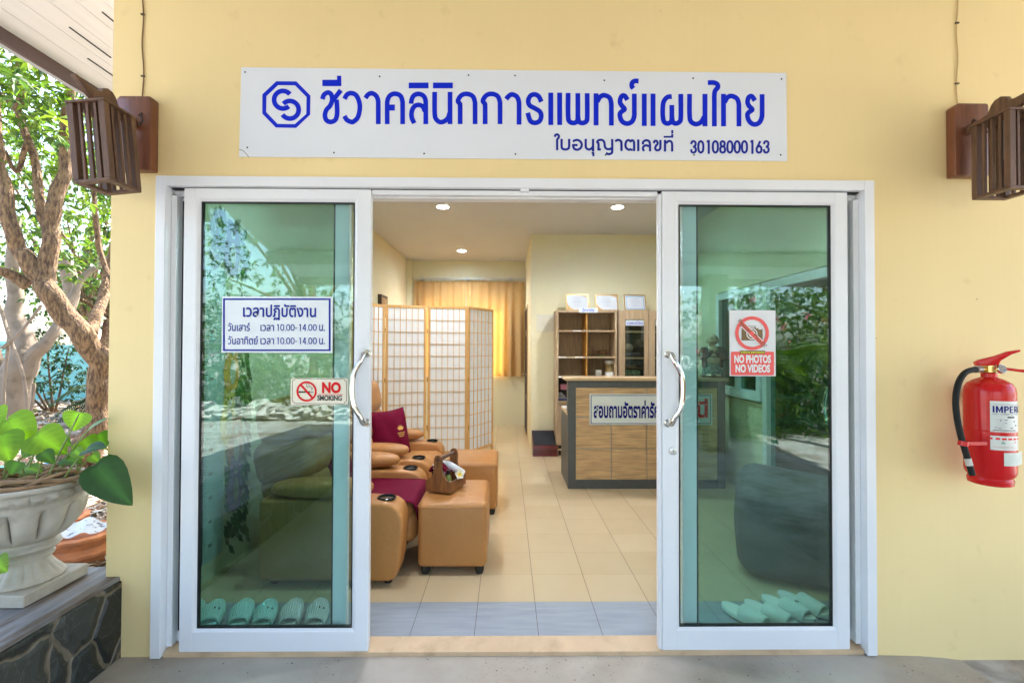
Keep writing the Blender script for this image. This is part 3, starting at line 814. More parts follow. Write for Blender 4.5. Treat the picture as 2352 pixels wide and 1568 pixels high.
# ================================================================== LAMPS ON THE WALL
def lantern(x, label, tilt, flip):
    t = empty("wall_lantern", (x, 0, 2.19), 0, label, "lantern", "slatted wooden wall lanterns")
    po_ = .012 if flip else 0; m = MB(); m.prism([(a_ + po_, b_) for a_, b_ in [(-.078, .0), (.078, .0), (.078, .325), (.07, .333), (-.062, .333), (-.078, .318)]] , -.05, -.001, 'y'); m.build("back_plate", M_DWOOD2, t, bevel=.008, bseg=2)
    hx = .006 if not flip else -.010                 # basket stands off the plate's middle
    lt = Matrix.Translation((hx, -.22, .175)) @ Matrix.Rotation(tilt, 4, 'Y') @ Matrix.Translation((0, 0, -.175))
    w, dp = .062, .068
    m = MB()
    m.box(-w - .016, w + .016, -dp - .016, dp + .02, .176, .186, .002, M=lt)
    m.build("top_board", M_DWOOD, t)
    m = MB()
    z0 = -.142
    m.box(-w - .012, w + .012, -dp - .012, -dp + .016, z0, z0 + .012, .002, M=lt); m.box(-w - .012, w + .012, dp - .016, dp + .012, z0, z0 + .012, .002, M=lt)
    m.box(-w - .012, -w + .016, -dp + .016, dp - .016, z0, z0 + .012, .002, M=lt); m.box(w - .016, w + .012, -dp + .016, dp - .016, z0, z0 + .012, .002, M=lt)
    m.build("bottom_frame", M_DWOOD, t)
    for sx in (-1, 1):
        for sy in (-1, 1):
            m = MB(); m.box(sx * w - .0125, sx * w + .0125, sy * dp - .0125, sy * dp + .0125, z0 + .012, .176, .002, M=lt); m.build("corner_post", M_DWOOD, t)
    for k in range(3):
        f = -.5 + .5 * k
        for sy in (-1, 1):
            m = MB(); m.box(f * w - .0055, f * w + .0055, sy * dp - .006, sy * dp + .006, z0 + .012, .176, .0015, M=lt); m.build("slat", M_DWOOD, t)
        for sx in (-1, 1):
            m = MB(); m.box(sx * w - .006, sx * w + .006, f * dp - .0055, f * dp + .0055, z0 + .012, .176, .0015, M=lt); m.build("slat", M_DWOOD, t)
    # carved arm running from the plate out over the basket
    prof = [(-.05, .187), (-.05, .222), (-.12, .225), (-.15, .232), (-.165, .262), (-.18, .276), (-.205, .280), (-.225, .270), (-.235, .250), (-.26, .244), (-.29, .246), (-.325, .254), (-.352, .258), (-.355, .248), (-.33, .234), (-.30, .216), (-.275, .204), (-.24, .192), (-.13, .187)]
    m = MB(); m.prism([(p[0], p[1]) for p in prof], hx - .012, hx + .012, 'x'); m.build("arm", M_DWOOD, t, bevel=.002, bseg=1)
    m = MB()
    m.tube([(hx + .05, -.09, .18), (hx + .05, -.07, .21), (hx + .03, -.052, .255), (hx + .025, -.045, .262), (hx + .02, -.052, .24)], .003, 6)
    m.build("wire_hook", mat("rusty_wire", (.05, .04, .035), .5, metal=.5), t)
    m = MB(); m.tube([(hx - .03, -.2, .187), (hx - .012, -.2, .212), (hx + .014, -.2, .214), (hx + .03, -.2, .187)], .0028, 6)
    m.build("wire_hook", mat("rusty_wire", (.05, .04, .035), .5, metal=.5), t)
    m = MB(); m.lathe([(0, -.055), (.016, -.05), (.024, -.03), (.024, .0), (.018, .03), (.014, .06), (.014, .11), (0, .11)], 16, M=lt @ Matrix.Translation((0, 0, .06)))
    m.build("bulb", mat("frosted_bulb", (.8, .8, .8), .4), t)
    return t
lantern(-1.675, "brown slatted wooden lantern on the wall beside the garden, hanging slightly crooked", R_(-5.7), False)
lantern(2.110, "brown slatted wooden lantern on the wall above the fire extinguisher", R_(0), True)
for x0, x1, lab in ((-1.684, -1.668, "thin brown cable running up the wall from the lantern beside the garden"), (2.106, 2.096, "thin pale cable running up the wall from the lantern above the extinguisher")):
    m = MB(); pts = [(x1 + (x0 - x1) * t + .0035 * math.sin(t * 23 + x0) * (t > .02), -.004, 2.52 + t * .95) for t in np.linspace(0, 1, 40)]
    m.tube(pts, .0027, 6)
    o = m.build("lamp_cable", mat("brown_cable", (.20, .11, .045), .6) if x0 < 0 else mat("pale_cable", (.52, .38, .18), .6)); tag(o, lab, "cable", "cables of the wall lanterns")
    m = MB()
    for t in (.12, .42, .72): 
        x = x1 + (x0 - x1) * t; m = MB(); m.box(x - .008, x + .008, -.009, .0, 2.52 + t * .95, 2.526 + t * .95, .001)
        m.build("clip", mat("clip_brown", (.08, .05, .03), .6), o)

# ================================================================== FIRE EXTINGUISHER
EX, EY, EZ, ER = 2.110, -.125, .815, .085
fe = empty("fire_extinguisher", (EX, EY, EZ), 0, "red fire extinguisher hanging on the yellow wall at the right", "fire extinguisher")
M_EXR = mat("red_gloss_paint", (.58, .004, .006), .25, var=.05, vscale=6, coat=.2, spec=.35)
m = MB(); m.lathe([(0, 0), (.066, 0), (.074, .004), (.076, .022), (.072, .034), (.080, .044), (ER, .06), (ER, .235), (ER + .0012, .237), (ER, .239), (ER, .395), (.082, .418), (.072, .437), (.052, .452), (.030, .461), (.027, .463)], 64)
m.build("cylinder", M_EXR, fe)
m = MB(); m.lathe([(.027, .46), (.027, .480), (.024, .482), (.0, .482)], 24); m.build("neck_ring", M_EXR, fe)
m = MB(); m.box(-.017, .017, -.017, .017, .482, .515, .004); m.tube([(-.017, 0, .497), (-.045, -.004, .497)], .009, 12); m.build("valve", M_BRASS, fe)
rot = Matrix.Rotation(R_(-24), 4, 'Z')
m = MB(); m.prism([(-.045, .512), (-.05, .528), (-.035, .538), (.02, .556), (.06, .575), (.098, .583), (.100, .575), (.07, .562), (.035, .535), (.028, .515)], -.014, .014, 'y', M=rot); lev = m.build("lever", M_EXR, fe, bevel=.003)
m = MB(); m.prism([(-.02, .503), (.03, .510), (.09, .500), (.122, .497), (.126, .489), (.118, .484), (.06, .493), (.02, .496)], -.013, .013, 'y', M=rot); m.build("carry_handle", M_EXR, fe, bevel=.003)
m = MB(); m.lathe([(0, .012), (.016, .012), (.019, .009), (.020, 0), (0, 0)], 28, M=Matrix.Translation((.028, -.022, .498)) @ Matrix.Rotation(R_(75), 4, 'X') @ Matrix.Rotation(0, 4, 'Z'))
ga = m.build("gauge", M_CHROME, fe, fix=True)
m = MB(); m.lathe([(0, .0128), (.015, .0128)], 28, M=Matrix.Translation((.028, -.022, .498)) @ Matrix.Rotation(R_(75), 4, 'X')); m.build("gauge_face", mat("gauge_face_paint", (.45, .38, .32), .4, var=.3, vscale=80), ga)
m = MB()
hp = catmull([(-.045, -.004, .497), (-.075, -.01, .4965), (-.125, -.02, .482), (-.163, -.03, .44), (-.182, -.036, .375), (-.184, -.042, .30), (-.176, -.05, .22), (-.165, -.06, .15), (-.156, -.066, .10), (-.147, -.07, .055)], 8)
m.tube(hp, .0118, 14); ho = m.build("hose", mat("black_rubber", (.010, .010, .009), .6, spec=.25, var=.15, vscale=30), fe)
m = MB(); m.tube([(-.042, -.003, .497), (-.062, -.008, .4965), (-.07, -.011, .496)], .0148, 12); m.build("ferrule", mat("dull_ferrule", (.3, .27, .22), .35, metal=.8), ho)
m = MB(); i0 = len(hp) - 13; m.tube(hp[i0:i0 + 6], .0124, 14); m.build("hose_tape", mat("tape", (.5, .48, .43), .4, var=.2, vscale=60), ho)
m = MB(); m.lathe([(.0165, -.010), (.0185, -.010), (.0185, .010), (.0165, .010)], 20, M=Matrix.Translation((-.1705, -.056, .185)) @ Matrix.Rotation(R_(8), 4, 'Y')); m.box(-.155, -.07, -.06, -.035, .177, .193, .002); m.build("hose_clip", M_EXR, fe, fix=True)
m = MB(); m.box(.03, .055, .06, .118, .36, .40, .003); m.box(.02, .065, .118, .1249, .34, .42, .002); m.build("wall_hook", mat("hook_metal", (.1, .1, .1), .4, metal=.8), fe)
def bend(s0):
    """bend a flat label (x = arc length, z) round the cylinder"""
    def f(x, y, z):
        a = (s0 + x) / ER; r = ER + .0006 - y
        return (r * math.sin(a), -r * math.cos(a), z)
    return f
def curved(name, m_, x0, x1, z0, z1, lift, par, nx=24):
    mb = MB(); f = bend(0)
    mb.grid(lambda u, v: f(x0 + (x1 - x0) * u, -lift, z0 + (z1 - z0) * v), nx, 1)
    return mb.build(name, m_, par)
LX0 = -.066
la = curved("label", mat("label_white", (.66, .68, .64), .35, var=.05, vscale=30), LX0, .12, .235, .366, .0002, fe)
bf = bend(0)
dd = Draw(lambda x, z: Vector(bf(x, -.0008, z))); lx = LX0 + .008; lz0, lz1 = .318, .346
def V_(x): dd.rect(x, lz0, x + .0055, lz1)
for ch_ in "IMPERIAL":
    zm = (lz0 + lz1) / 2
    if ch_ == 'I': V_(lx); lx += .0095; continue
    if ch_ == 'M': V_(lx); V_(lx + .0165); dd.stroke([(lx + .003, lz1), (lx + .011, lz0 + .006), (lx + .019, lz1)], .0045, False); lx += .026; continue
    if ch_ in 'PRE' or ch_ == 'L': V_(lx)
    if ch_ in 'PR': dd.stroke([(lx + .004, lz1 - .0024), (lx + .012, lz1 - .0024), (lx + .0155, lz1 - .0075), (lx + .012, zm - .001), (lx + .004, zm - .001)], .0048, False)
    if ch_ == 'R': dd.stroke([(lx + .009, zm - .001), (lx + .016, lz0)], .0052, False)
    if ch_ == 'E':
        for z_ in (lz0, zm - .0022, lz1 - .0044): dd.rect(lx, z_, lx + .0155, z_ + .0044)
    if ch_ == 'A': dd.stroke([(lx, lz0), (lx + .009, lz1), (lx + .018, lz0)], .0052, False)
    if ch_ == 'L': dd.rect(lx, lz0, lx + .015, lz0 + .0045)
    lx += .0205
dd.build("lettering", M_DNAVY, la)
text_mesh("lettering", "DRY CHEMICAL FIRE EXTINGUISHER", M_GREY, la, LX0 + .008, .112, .309, .315, 0, bold=.01, bend=lambda x, y, z: bf(x, y - .0008, z))
mb = MB()
def strip(x0, x1, z0, z1, l=.0008):
    z0 += .012; z1 += .012
    mb.grid(lambda u, v: bf(x0 + (x1 - x0) * u, -l, z0 + (z1 - z0) * v), 8, 1)
strip(LX0 + .055, .02, .284, .2905); strip(LX0 + .008, .03, .2305, .2335)
for q in ((LX0 + .03, LX0 + .034, .272, .276), (LX0 + .045, LX0 + .055, .274, .277), (LX0 + .046, LX0 + .054, .262, .2635), (LX0 + .08, LX0 + .09, .268, .2715), (LX0 + .012, LX0 + .022, .241, .243), (LX0 + .024, LX0 + .036, .239, .2415), (LX0 + .066, LX0 + .078, .240, .2435), (LX0 + .09, LX0 + .098, .25, .256)): strip(*q)
mb.build("pictogram", M_BLACK, la)
mb = MB()
for k in range(9): strip(LX0 + .01 + (k % 3) * .004, LX0 + .04 + (k * 7 % 5) * .012, .279 - k * .0048, .2797 - k * .0048)
strip(LX0 + .01, .1, .339, .342)
mb.build("fine_print", mat("fine_print_grey", (.35, .37, .38), .5), la)
l2 = curved("label", MATS["label_white"], LX0, .12, .160, .220, .0002, fe)
mb = MB(); strip(LX0, .11, .192, .2); mb.build("stripe", M_RED, l2)
mb = MB(); strip(LX0 + .01, LX0 + .08, .162, .1635); strip(LX0 + .01, LX0 + .1, .158, .159); strip(LX0 + .085, LX0 + .095, .178, .186); mb.build("fine_print", mat("pink_print", (.6, .3, .28), .5), l2)
mb = MB(); f3 = lambda x, z: bf(x, -.0008, z)
mb.add([f3(LX0 + .032, .188), f3(LX0 + .047, .188), f3(LX0 + .0395, .200), f3(LX0 + .036, .191), f3(LX0 + .043, .191), f3(LX0 + .0395, .1965)], [(0, 1, 4, 3), (1, 2, 5, 4), (2, 0, 3, 5)]); mb.build("triangle_mark", mat("green_print", (.05, .25, .15), .5), l2)
mb = MB(); mb.grid(lambda u, v: bf(-.025 + .12 * u, -(.0015 + .02 * max(0, u - .55) ** 2 * 4), .096 + .055 * v), 20, 1); pap = mb.build("inspection_paper", mat("curling_paper", (.62, .66, .60), .5, var=.05, vscale=30), fe)
mb = MB()
for k in range(6): mb.grid(lambda u, v, k=k: bf(-.012 + .05 * u, -.0022, .103 + k * .007 + .0012 * v), 8, 1)
mb.build("fine_print", mat("pale_print", (.42, .52, .46), .5), pap)

# ================================================================== LOW STONE WALL, URN AND PLANT
def flag_mat():
    m = bpy.data.materials.new("slate_flagstones"); m.use_nodes = True; nt = m.node_tree; b = nt.nodes["Principled BSDF"]
    tc = nt.nodes.new("ShaderNodeTexCoord"); mp = nt.nodes.new("ShaderNodeMapping"); mp.inputs["Scale"].default_value = (1, 1, .8); mp.inputs["Rotation"].default_value = (.5, 0, 0)
    nt.links.new(tc.outputs["Object"], mp.inputs[0])
    nz = nt.nodes.new("ShaderNodeTexNoise"); nz.inputs["Scale"].default_value = 5; nz.inputs["Detail"].default_value = 3; nt.links.new(mp.outputs[0], nz.inputs[0])
    av = nt.nodes.new("ShaderNodeVectorMath"); av.operation = 'MULTIPLY_ADD'; nt.links.new(nz.outputs["Color"], av.inputs[0]); av.inputs[1].default_value = (.10, .10, .10); nt.links.new(mp.outputs[0], av.inputs[2])
    ve = nt.nodes.new("ShaderNodeTexVoronoi"); ve.feature = 'DISTANCE_TO_EDGE'; ve.inputs["Scale"].default_value = 5.2; nt.links.new(av.outputs[0], ve.inputs["Vector"])
    vc = nt.nodes.new("ShaderNodeTexVoronoi"); vc.inputs["Scale"].default_value = 5.2; nt.links.new(av.outputs[0], vc.inputs["Vector"])
    n2 = nt.nodes.new("ShaderNodeTexNoise"); n2.inputs["Scale"].default_value = 14; n2.inputs["Detail"].default_value = 8; nt.links.new(tc.outputs["Object"], n2.inputs[0])
    sp = nt.nodes.new("ShaderNodeSeparateColor"); nt.links.new(vc.outputs["Color"], sp.inputs[0])
    r = nt.nodes.new("ShaderNodeValToRGB"); e = r.color_ramp.elements
    e[0].position = 0; e[0].color = (.006, .0075, .0075, 1); e[1].position = .55; e[1].color = (.014, .017, .015, 1)
    x = e.new(.78); x.color = (.05, .052, .042, 1); x = e.new(.93); x.color = (.10, .07, .035, 1)
    nt.links.new(sp.outputs[0], r.inputs[0])
    ve2 = nt.nodes.new("ShaderNodeTexNoise"); ve2.inputs["Scale"].default_value = 6; ve2.inputs["Detail"].default_value = 9; ve2.inputs["Distortion"].default_value = 2; nt.links.new(tc.outputs["Object"], ve2.inputs[0])
    vein = math_node(nt, 'LESS_THAN', math_node(nt, 'ABSOLUTE', math_node(nt, 'SUBTRACT', ve2.outputs[0], .5)), .008)
    st = mixc(nt, math_node(nt, 'MULTIPLY', n2.outputs[0], .45), r.outputs[0], (.045, .048, .042))
    st = mixc(nt, math_node(nt, 'MULTIPLY', vein, .35), st, (.13, .13, .12))
    mort = mixc(nt, n2.outputs[0], (.09, .07, .045), (.24, .20, .145))
    fm = math_node(nt, 'LESS_THAN', ve.outputs["Distance"], math_node(nt, 'MULTIPLY_ADD', n2.outputs[0], .045, .008))
    nt.links.new(mixc(nt, fm, st, mort), b.inputs["Base Color"])
    b.inputs["Roughness"].default_value = .48
    h = math_node(nt, 'MULTIPLY_ADD', n2.outputs[0], .25, math_node(nt, 'MINIMUM', math_node(nt, 'MULTIPLY', ve.outputs["Distance"], 8), 1))
    bp = nt.nodes.new("ShaderNodeBump"); bp.inputs["Strength"].default_value = 1; bp.inputs["Distance"].default_value = .02; nt.links.new(h, bp.inputs["Height"]); nt.links.new(bp.outputs[0], b.inputs["Normal"])
    return m
M_FLAG = flag_mat()
M_CAP = mat("streaked_capstone", (.24, .235, .24), .55, var=.4, vscale=3, stretch=(8, 1.1, 4), col2=(.12, .08, .05), c2scale=2.2, c2lo=.44, c2hi=.62, bump=.1, bscale=40)
sw = MB(); sw.box(-2.34, -1.737, -3.4, .10, -.14, .345, .012)
swo = sw.build("stone_wall", M_FLAG); tag(swo, "low dark flagstone wall under the white urn at the left", "wall")
m = MB()
for y0, y1 in ((-3.4, -2.36), (-2.355, -1.31), (-1.305, -.55), (-.545, .1)): m.box(-2.345, -1.745 - .006 * random.random(), y0, y1, .335, .3605, .006)
m.build("capstone", M_CAP, swo)

UX, UY, UZ = -2.058, -.12, .362
un = empty("garden_urn", (UX, UY, UZ), 0, "weathered white marble urn with a fluted bowl on the stone wall", "urn")
M_MARB = mat("weathered_marble", (.47, .43, .36), .6, var=.18, vscale=7, col2=(.26, .21, .15), c2scale=6, c2lo=.48, c2hi=.8, bump=.15, bscale=60)
m = MB(); m.box(-.147, .147, -.147, .147, 0, .05, .006); m.build("plinth", M_MARB, un)
def urn_fn(i, r, z, t):
    if .055 < z < .135:                              # fluted foot
        k = math.sin((z - .055) / .08 * math.pi)
        r *= 1 + .07 * k * (abs(math.cos(10 * t)) ** .6 - .5)
    if .235 < z < .372:                              # gadrooned bowl
        k = math.sin((z - .235) / .137 * math.pi) ** .6
        r *= 1 - .24 * k * (1 - abs(math.sin(6 * t)) ** .42)
    if .397 < z < .438:                              # egg moulding under the lip
        k = math.sin((z - .397) / .041 * math.pi)
        r *= 1 + .15 * k * (abs(math.sin(13 * t)) ** .5 - .5)
    return r, z
pts = [(.130, .05), (.134, .056), (.130, .064), (.120, .075), (.104, .092), (.091, .112), (.083, .130), (.083, .137), (.096, .141), (.099, .150), (.094, .158), (.088, .162), (.093, .172), (.113, .178), (.121, .188), (.117, .200), (.106, .206), (.104, .214), (.112, .224)]
pts += [(.112 + (.205 - .112) * math.sin(u * math.pi / 2) ** .8 , .224 + .140 * u ** 1.25) for u in np.linspace(.08, 1, 14)]
pts += [(.203, .372), (.196, .380), (.195, .390), (.199, .397), (.206, .405), (.211, .417), (.212, .428), (.206, .438), (.208, .442), (.219, .446), (.224, .453), (.222, .462), (.214, .466), (.200, .464), (.190, .452), (.186, .430)]
m = MB(); m.lathe(pts, 192, urn_fn); m.build("bowl", M_MARB, un, sharp=50)
m = MB(); m.lathe([(.192, .432), (.12, .437), (.06, .440), (0, .441)], 24, lambda i, r, z, t: (r, z + .012 * math.sin(5 * t + r * 40))); 
tag(m.build("potting_soil", mat("dark_soil", (.03, .02, .013), .95, var=.4, vscale=40, bump=1, bscale=60, bdist=.02), un))

pl = empty("potted_climber", (UX, UY, UZ + .43), 0, "green climbing plant with heart shaped leaves growing in the white urn", "plant")
M_STEM = mat("woody_stem", (.30, .19, .10), .7, var=.3, vscale=20, bump=.3)
M_GSTEM = mat("green_stem", (.20, .26, .06), .5, var=.2, vscale=10)
m = MB()
rs = random.Random(5)
for k in range(50):
    a = rs.uniform(0, 6.28); a2 = a + rs.uniform(1.0, 2.8); r0, r1 = rs.uniform(.08, .2), rs.uniform(.1, .23)
    z0 = rs.uniform(0, .03)
    p = [(r0 * math.cos(a), r0 * math.sin(a), z0), ((r0 + r1) / 2.2 * math.cos((a + a2) / 2) + rs.uniform(-.03, .03), (r0 + r1) / 2.2 * math.sin((a + a2) / 2), z0 + rs.uniform(.02, .06)), (r1 * math.cos(a2), r1 * math.sin(a2), rs.uniform(.01, .05))]
    m.tube(catmull(p, 6), rs.uniform(.0035, .009), 6)
m.tube(catmull([(-.15, -.1, .01), (-.05, -.14, .04), (.08, -.12, .06), (.2, -.05, .05), (.27, .0, .06)], 8), .009, 8)
m.tube(catmull([(-.1, .05, .01), (.05, -.02, .06), (.12, .02, .10), (.17, .05, .14)], 8), .008, 8)
m.build("stem", M_STEM, pl)
def heart(mb, base, tip, nrm, w, colr, fold=.18, curl=.15, n=10):
    """heart-shaped leaf blade from base to tip with a raised midrib fold"""
    base, tip, nrm = Vector(base), Vector(tip), Vector(nrm).normalized()
    ax = tip - base; L = ax.length; ax.normalize(); sd = ax.cross(nrm).normalized(); nrm = sd.cross(ax)
    prof = [(-.10, .0), (-.13, .22), (-.10, .36), (.02, .47), (.18, .5), (.36, .46), (.55, .37), (.74, .25), (.88, .13), (.96, .05), (1.0, .0)]
    o = len(mb.v); rows = []
    for i, (t, h) in enumerate(prof):
        tm = max(t, 0) if i else 0
        mid = base + ax * L * (tm if t > -.05 else 0) - nrm * curl * L * max(0, t) ** 2
        row = []
        for sgn in (-1, 1):
            for f in (.5, 1):
                row.append(base + ax * L * (t * f + tm * (1 - f)) + sd * sgn * h * w * f + nrm * (fold * h * f * w - curl * L * max(0, t) ** 2 - .12 * w * (f * h * 2) ** 2 * .4))
        rows.append([mid] + row)
    for r in rows:
        for q_, p in enumerate(r): mb.v.append(tuple(p)); mb.c.append(tuple(min(1, c * (1.9 if q_ == 0 else .92 if len(rows) % 2 else 1.0)) for c in colr))
    for i in (3, 4, 5, 6, 7):
        for c1, c2 in ((1, 2), (3, 4)):
            p0 = rows[i][0] + nrm * .0006; p1 = rows[i][c1].lerp(rows[i + 1][c1], .45) + nrm * .0008; p2 = rows[min(i + 1, 9)][c2].lerp(rows[i + 1][c1], .15) + nrm * .0008
            q0 = len(mb.v); hv = ax * .0009
            for q_ in (p0 - hv, p0 + hv, p1 + hv * .8, p1 - hv * .8, p2 + hv * .4, p2 - hv * .4): mb.v.append(tuple(q_)); mb.c.append(tuple(min(1, c * 1.7) for c in colr))
            mb.f += [(q0, q0 + 1, q0 + 2, q0 + 3), (q0 + 3, q0 + 2, q0 + 4, q0 + 5)]
    for i in range(len(rows) - 1):
        a, b = o + i * 5, o + (i + 1) * 5
        mb.f += [(a, b, b + 1, a + 1), (a + 1, b + 1, b + 2, a + 2), (a, a + 3, b + 3, b), (a + 3, a + 4, b + 4, b + 3)]
M_BIGLEAF = leaf_mat("heart_leaf", .5, .42)
org = Vector((UX, UY, UZ + .43))
LIME = (.16, .30, .015); MIDG = (.07, .17, .015); DRK = (.028, .09, .018)
leaves = [  # base px, tip px, plane y, width, normal, colour
    ((22, 968), (75, 1022), -.10, .16, (.2, -.9, .45), LIME), ((88, 1000), (148, 1038), -.12, .15, (.3, -.8, .5), LIME), ((182, 950), (165, 990), -.08, .125, (.1, -1, .3), LIME), ((205, 985), (243, 954), -.03, .05, (-.6, -.5, .6), MIDG),
    ((200, 1032), (238, 1022), -.18, .085, (.2, -.5, .8), DRK), ((6, 1000), (18, 1062), -.15, .15, (.3, -.9, .2), LIME), ((226, 1074), (296, 1160), -.16, .165, (.25, -.9, .3), DRK), ((192, 1012), (212, 1036), -.05, .10, (.3, -.8, .5), LIME), ((225, 1000), (240, 1030), -.0, .09, (.2, -.8, .5), MIDG),
    ((150, 1052), (185, 1058), -.10, .075, (.0, -.6, .8), MIDG), ((60, 1075), (95, 1080), -.14, .07, (.1, -.5, .9), LIME), ((115, 985), (135, 975), .02, .06, (.1, -.6, .8), LIME), ((-30, 960), (0, 980), -.06, .16, (.3, -.8, .4), LIME), ((30, 985), (62, 950), -.02, .12, (.2, -.8, .4), LIME), ((100, 1040), (122, 1062), -.2, .06, (.2, -.7, .6), MIDG), ((172, 1035), (190, 1050), -.16, .05, (-.2, -.7, .6), LIME), ((40, 1062), (22, 1090), -.22, .07, (.3, -.8, .5), MIDG), ((140, 1010), (160, 1022), .0, .06, (.0, -.8, .5), MIDG), ((212, 1045), (228, 1062), -.08, .05, (.3, -.8, .4), LIME), ((70, 1030), (50, 1052), -.05, .07, (.1, -.8, .5), MIDG), ((-8, 1290), (12, 1312), -.27, .09, (.3, -.9, .2), LIME)]
for i, (b0, t0, yy, w, nr, colr) in enumerate(leaves):
    mb = MB()
    B, T = P(*b0, yy) - org, P(*t0, yy - .02) - org
    k = 1 + .2 * (rs.random() - .5)
    heart(mb, B, T, nr, w, tuple(c * k for c in colr))
    lo_ = mb.build("leaf", M_BIGLEAF, pl, sharp=70)
    mb = MB()
    st = Vector((max(-.16, min(.18, B.x * .8 - .02)), rs.uniform(-.08, .05), .02))
    if i == len(leaves) - 1: st = Vector((-.2, -.1, .0))
    mb.tube(catmull([st, (st + B) / 2 + Vector((.0, .01, .02)), B], 6), [.0035] * 12 + [.002], 6)
    mb.build("leaf_stalk", M_GSTEM, lo_)

# terracotta pots behind the wall
M_TERRA = mat("terracotta", (.66, .235, .085), .75, var=.15, vscale=9, col2=(.5, .19, .09), c2scale=6, bump=.15)
def pot(x, y, z, r, h, label, bands=1):
    t = empty("flower_pot", (x, y, z), 0, label, "flower pot", "terracotta flower pots behind the stone wall")
    m = MB()
    prof = [(0, 0), (r * .72, 0), (r * .75, .01)]
    for b_ in range(bands):
        za, zb = h * b_ / bands, h * (b_ + 1) / bands
        prof += [(r * (.78 + .06 * b_), za + .02), (r * (.86 + .06 * b_), zb - .05), (r * (.98 + .05 * b_), zb - .03), (r * (1.0 + .05 * b_), zb - .012), (r * (.9 + .05 * b_), zb)]
    prof += [(r * .84, h - .01), (r * .8, h - .05), (0, h - .06)]
    m.lathe(prof, 72, lambda i, rr, z_, t_: (rr * (1 + (.03 * math.cos(14 * t_) if rr > r * .95 else 0)), z_))
    m.build("body", M_TERRA, t)
    return t
p_ = pot(-2.83, 1.02, -.03, .20, .21, "double rimmed terracotta pot holding a folded paper bag", 2)
pot(-3.25, 1.25, -.03, .22, .22, "terracotta pot standing partly hidden behind the stacked pots")
pot(-3.0, .78, -.03, .12, .13, "small terracotta pot with a black bag in it behind the urn foot")
pot(-3.35, .62, -.03, .15, .15, "terracotta pot hidden behind the urn at the photo's left edge")
m = MB(); m.ball((-3.0, .78, .14), (.085, .06, .07), 5); m.ball((-2.94, .76, .19), (.035, .05, .06), 5); tag(m.build("plastic_bag", mat("black_plastic", (.012, .012, .014), .3, bump=1, bscale=30, bdist=.02)), "crumpled black plastic bag in the small terracotta pot", "bag")
m = MB(); m.grid(lambda u, v: (-2.98 + .3 * u, .92 + .2 * v, .185 + .02 * math.sin(u * 9 + v * 4) + .03 * v), 10, 6); tag(m.build("paper_sack", mat("printed_sack", (.55, .56, .56), .6, col2=(.12, .12, .13), c2scale=22, c2lo=.56, c2hi=.62)), "crumpled grey printed sack lying in the double rimmed pot", "sack")
#PART2
# ================================================================== ROOM: LIGHTS
def downlight(x, y, label):
    t = empty("ceiling_downlight", (x, y, 2.93), 0, label, "ceiling light", "round recessed ceiling lights")
    m = MB(); m.lathe([(.060, -.0005), (.074, -.0005), (.076, -.004), (.072, -.007), (.060, -.004), (.058, -.001)], 32); m.build("trim_ring", M_ALU, t, fix=True)
    m = MB(); m.lathe([(0, -.003), (.059, -.003)], 32); m.build("lens", mat("lit_lens", (.85, .93, 1.0), .5, emit=9), t, fix=True)
    l = bpy.data.lights.new("downlight_lamp", 'SPOT'); l.energy = 14 if y > 2 else 10; l.color = (.96, .97, 1); l.shadow_soft_size = .06; l.spot_size = R_(150); l.spot_blend = .7
    lo = bpy.data.objects.new("downlight_lamp", l); COL.objects.link(lo); lo.location = (0, 0, -.03); lo.parent = t
    return t
downlight(-.70, 2.97, "lit round ceiling light above the tan recliners, nearest on the left")
downlight(1.20, 2.95, "lit round ceiling light above the reception counter")
downlight(-.70, .62, "assumed ceiling light added unseen just inside the left door, continuing the row")  # assumed front pair, added out of view to brighten counter and recliners
downlight(1.20, .62, "assumed ceiling light added unseen just inside the right door, continuing the row")  # second lamp of the added unseen pair
downlight(-.72, 5.32, "small far lit ceiling light near the curtained back wall")

# ================================================================== ROOM: BACK
# curtains and the window behind them
wn_ = empty("back_window", ((WX0 + WX1) / 2, 6.22, WZ0), 0, "window behind the yellow curtains, showing as their bright area", "window")
m = MB(); w_ = (WX1 - WX0) / 2; h_ = WZ1 - WZ0
m.box(-w_, -w_ + .05, .02, .10, 0, h_, .003); m.box(w_ - .05, w_, .02, .10, 0, h_, .003); m.box(-.03, .03, .021, .099, .05, h_ - .05, .003); m.box(-w_ + .05, w_ - .05, .021, .099, 0, .05, .003); m.box(-w_ + .05, w_ - .05, .021, .099, h_ - .05, h_, .003)
m.build("frame", M_ALU, wn_)
def curtain_mat():
    m = bpy.data.materials.new("curtain_cloth"); m.use_nodes = True; nt = m.node_tree; b = nt.nodes["Principled BSDF"]; out = nt.nodes["Material Output"]
    b.inputs["Base Color"].default_value = (.66, .44, .19, 1); b.inputs["Roughness"].default_value = .85
    tl = nt.nodes.new("ShaderNodeBsdfTranslucent"); tl.inputs[0].default_value = (.80, .42, .07, 1)
    mx = nt.nodes.new("ShaderNodeMixShader"); mx.inputs[0].default_value = .17
    nt.links.new(b.outputs[0], mx.inputs[1]); nt.links.new(tl.outputs[0], mx.inputs[2]); nt.links.new(mx.outputs[0], out.inputs[0])
    return m
M_CURT = curtain_mat()
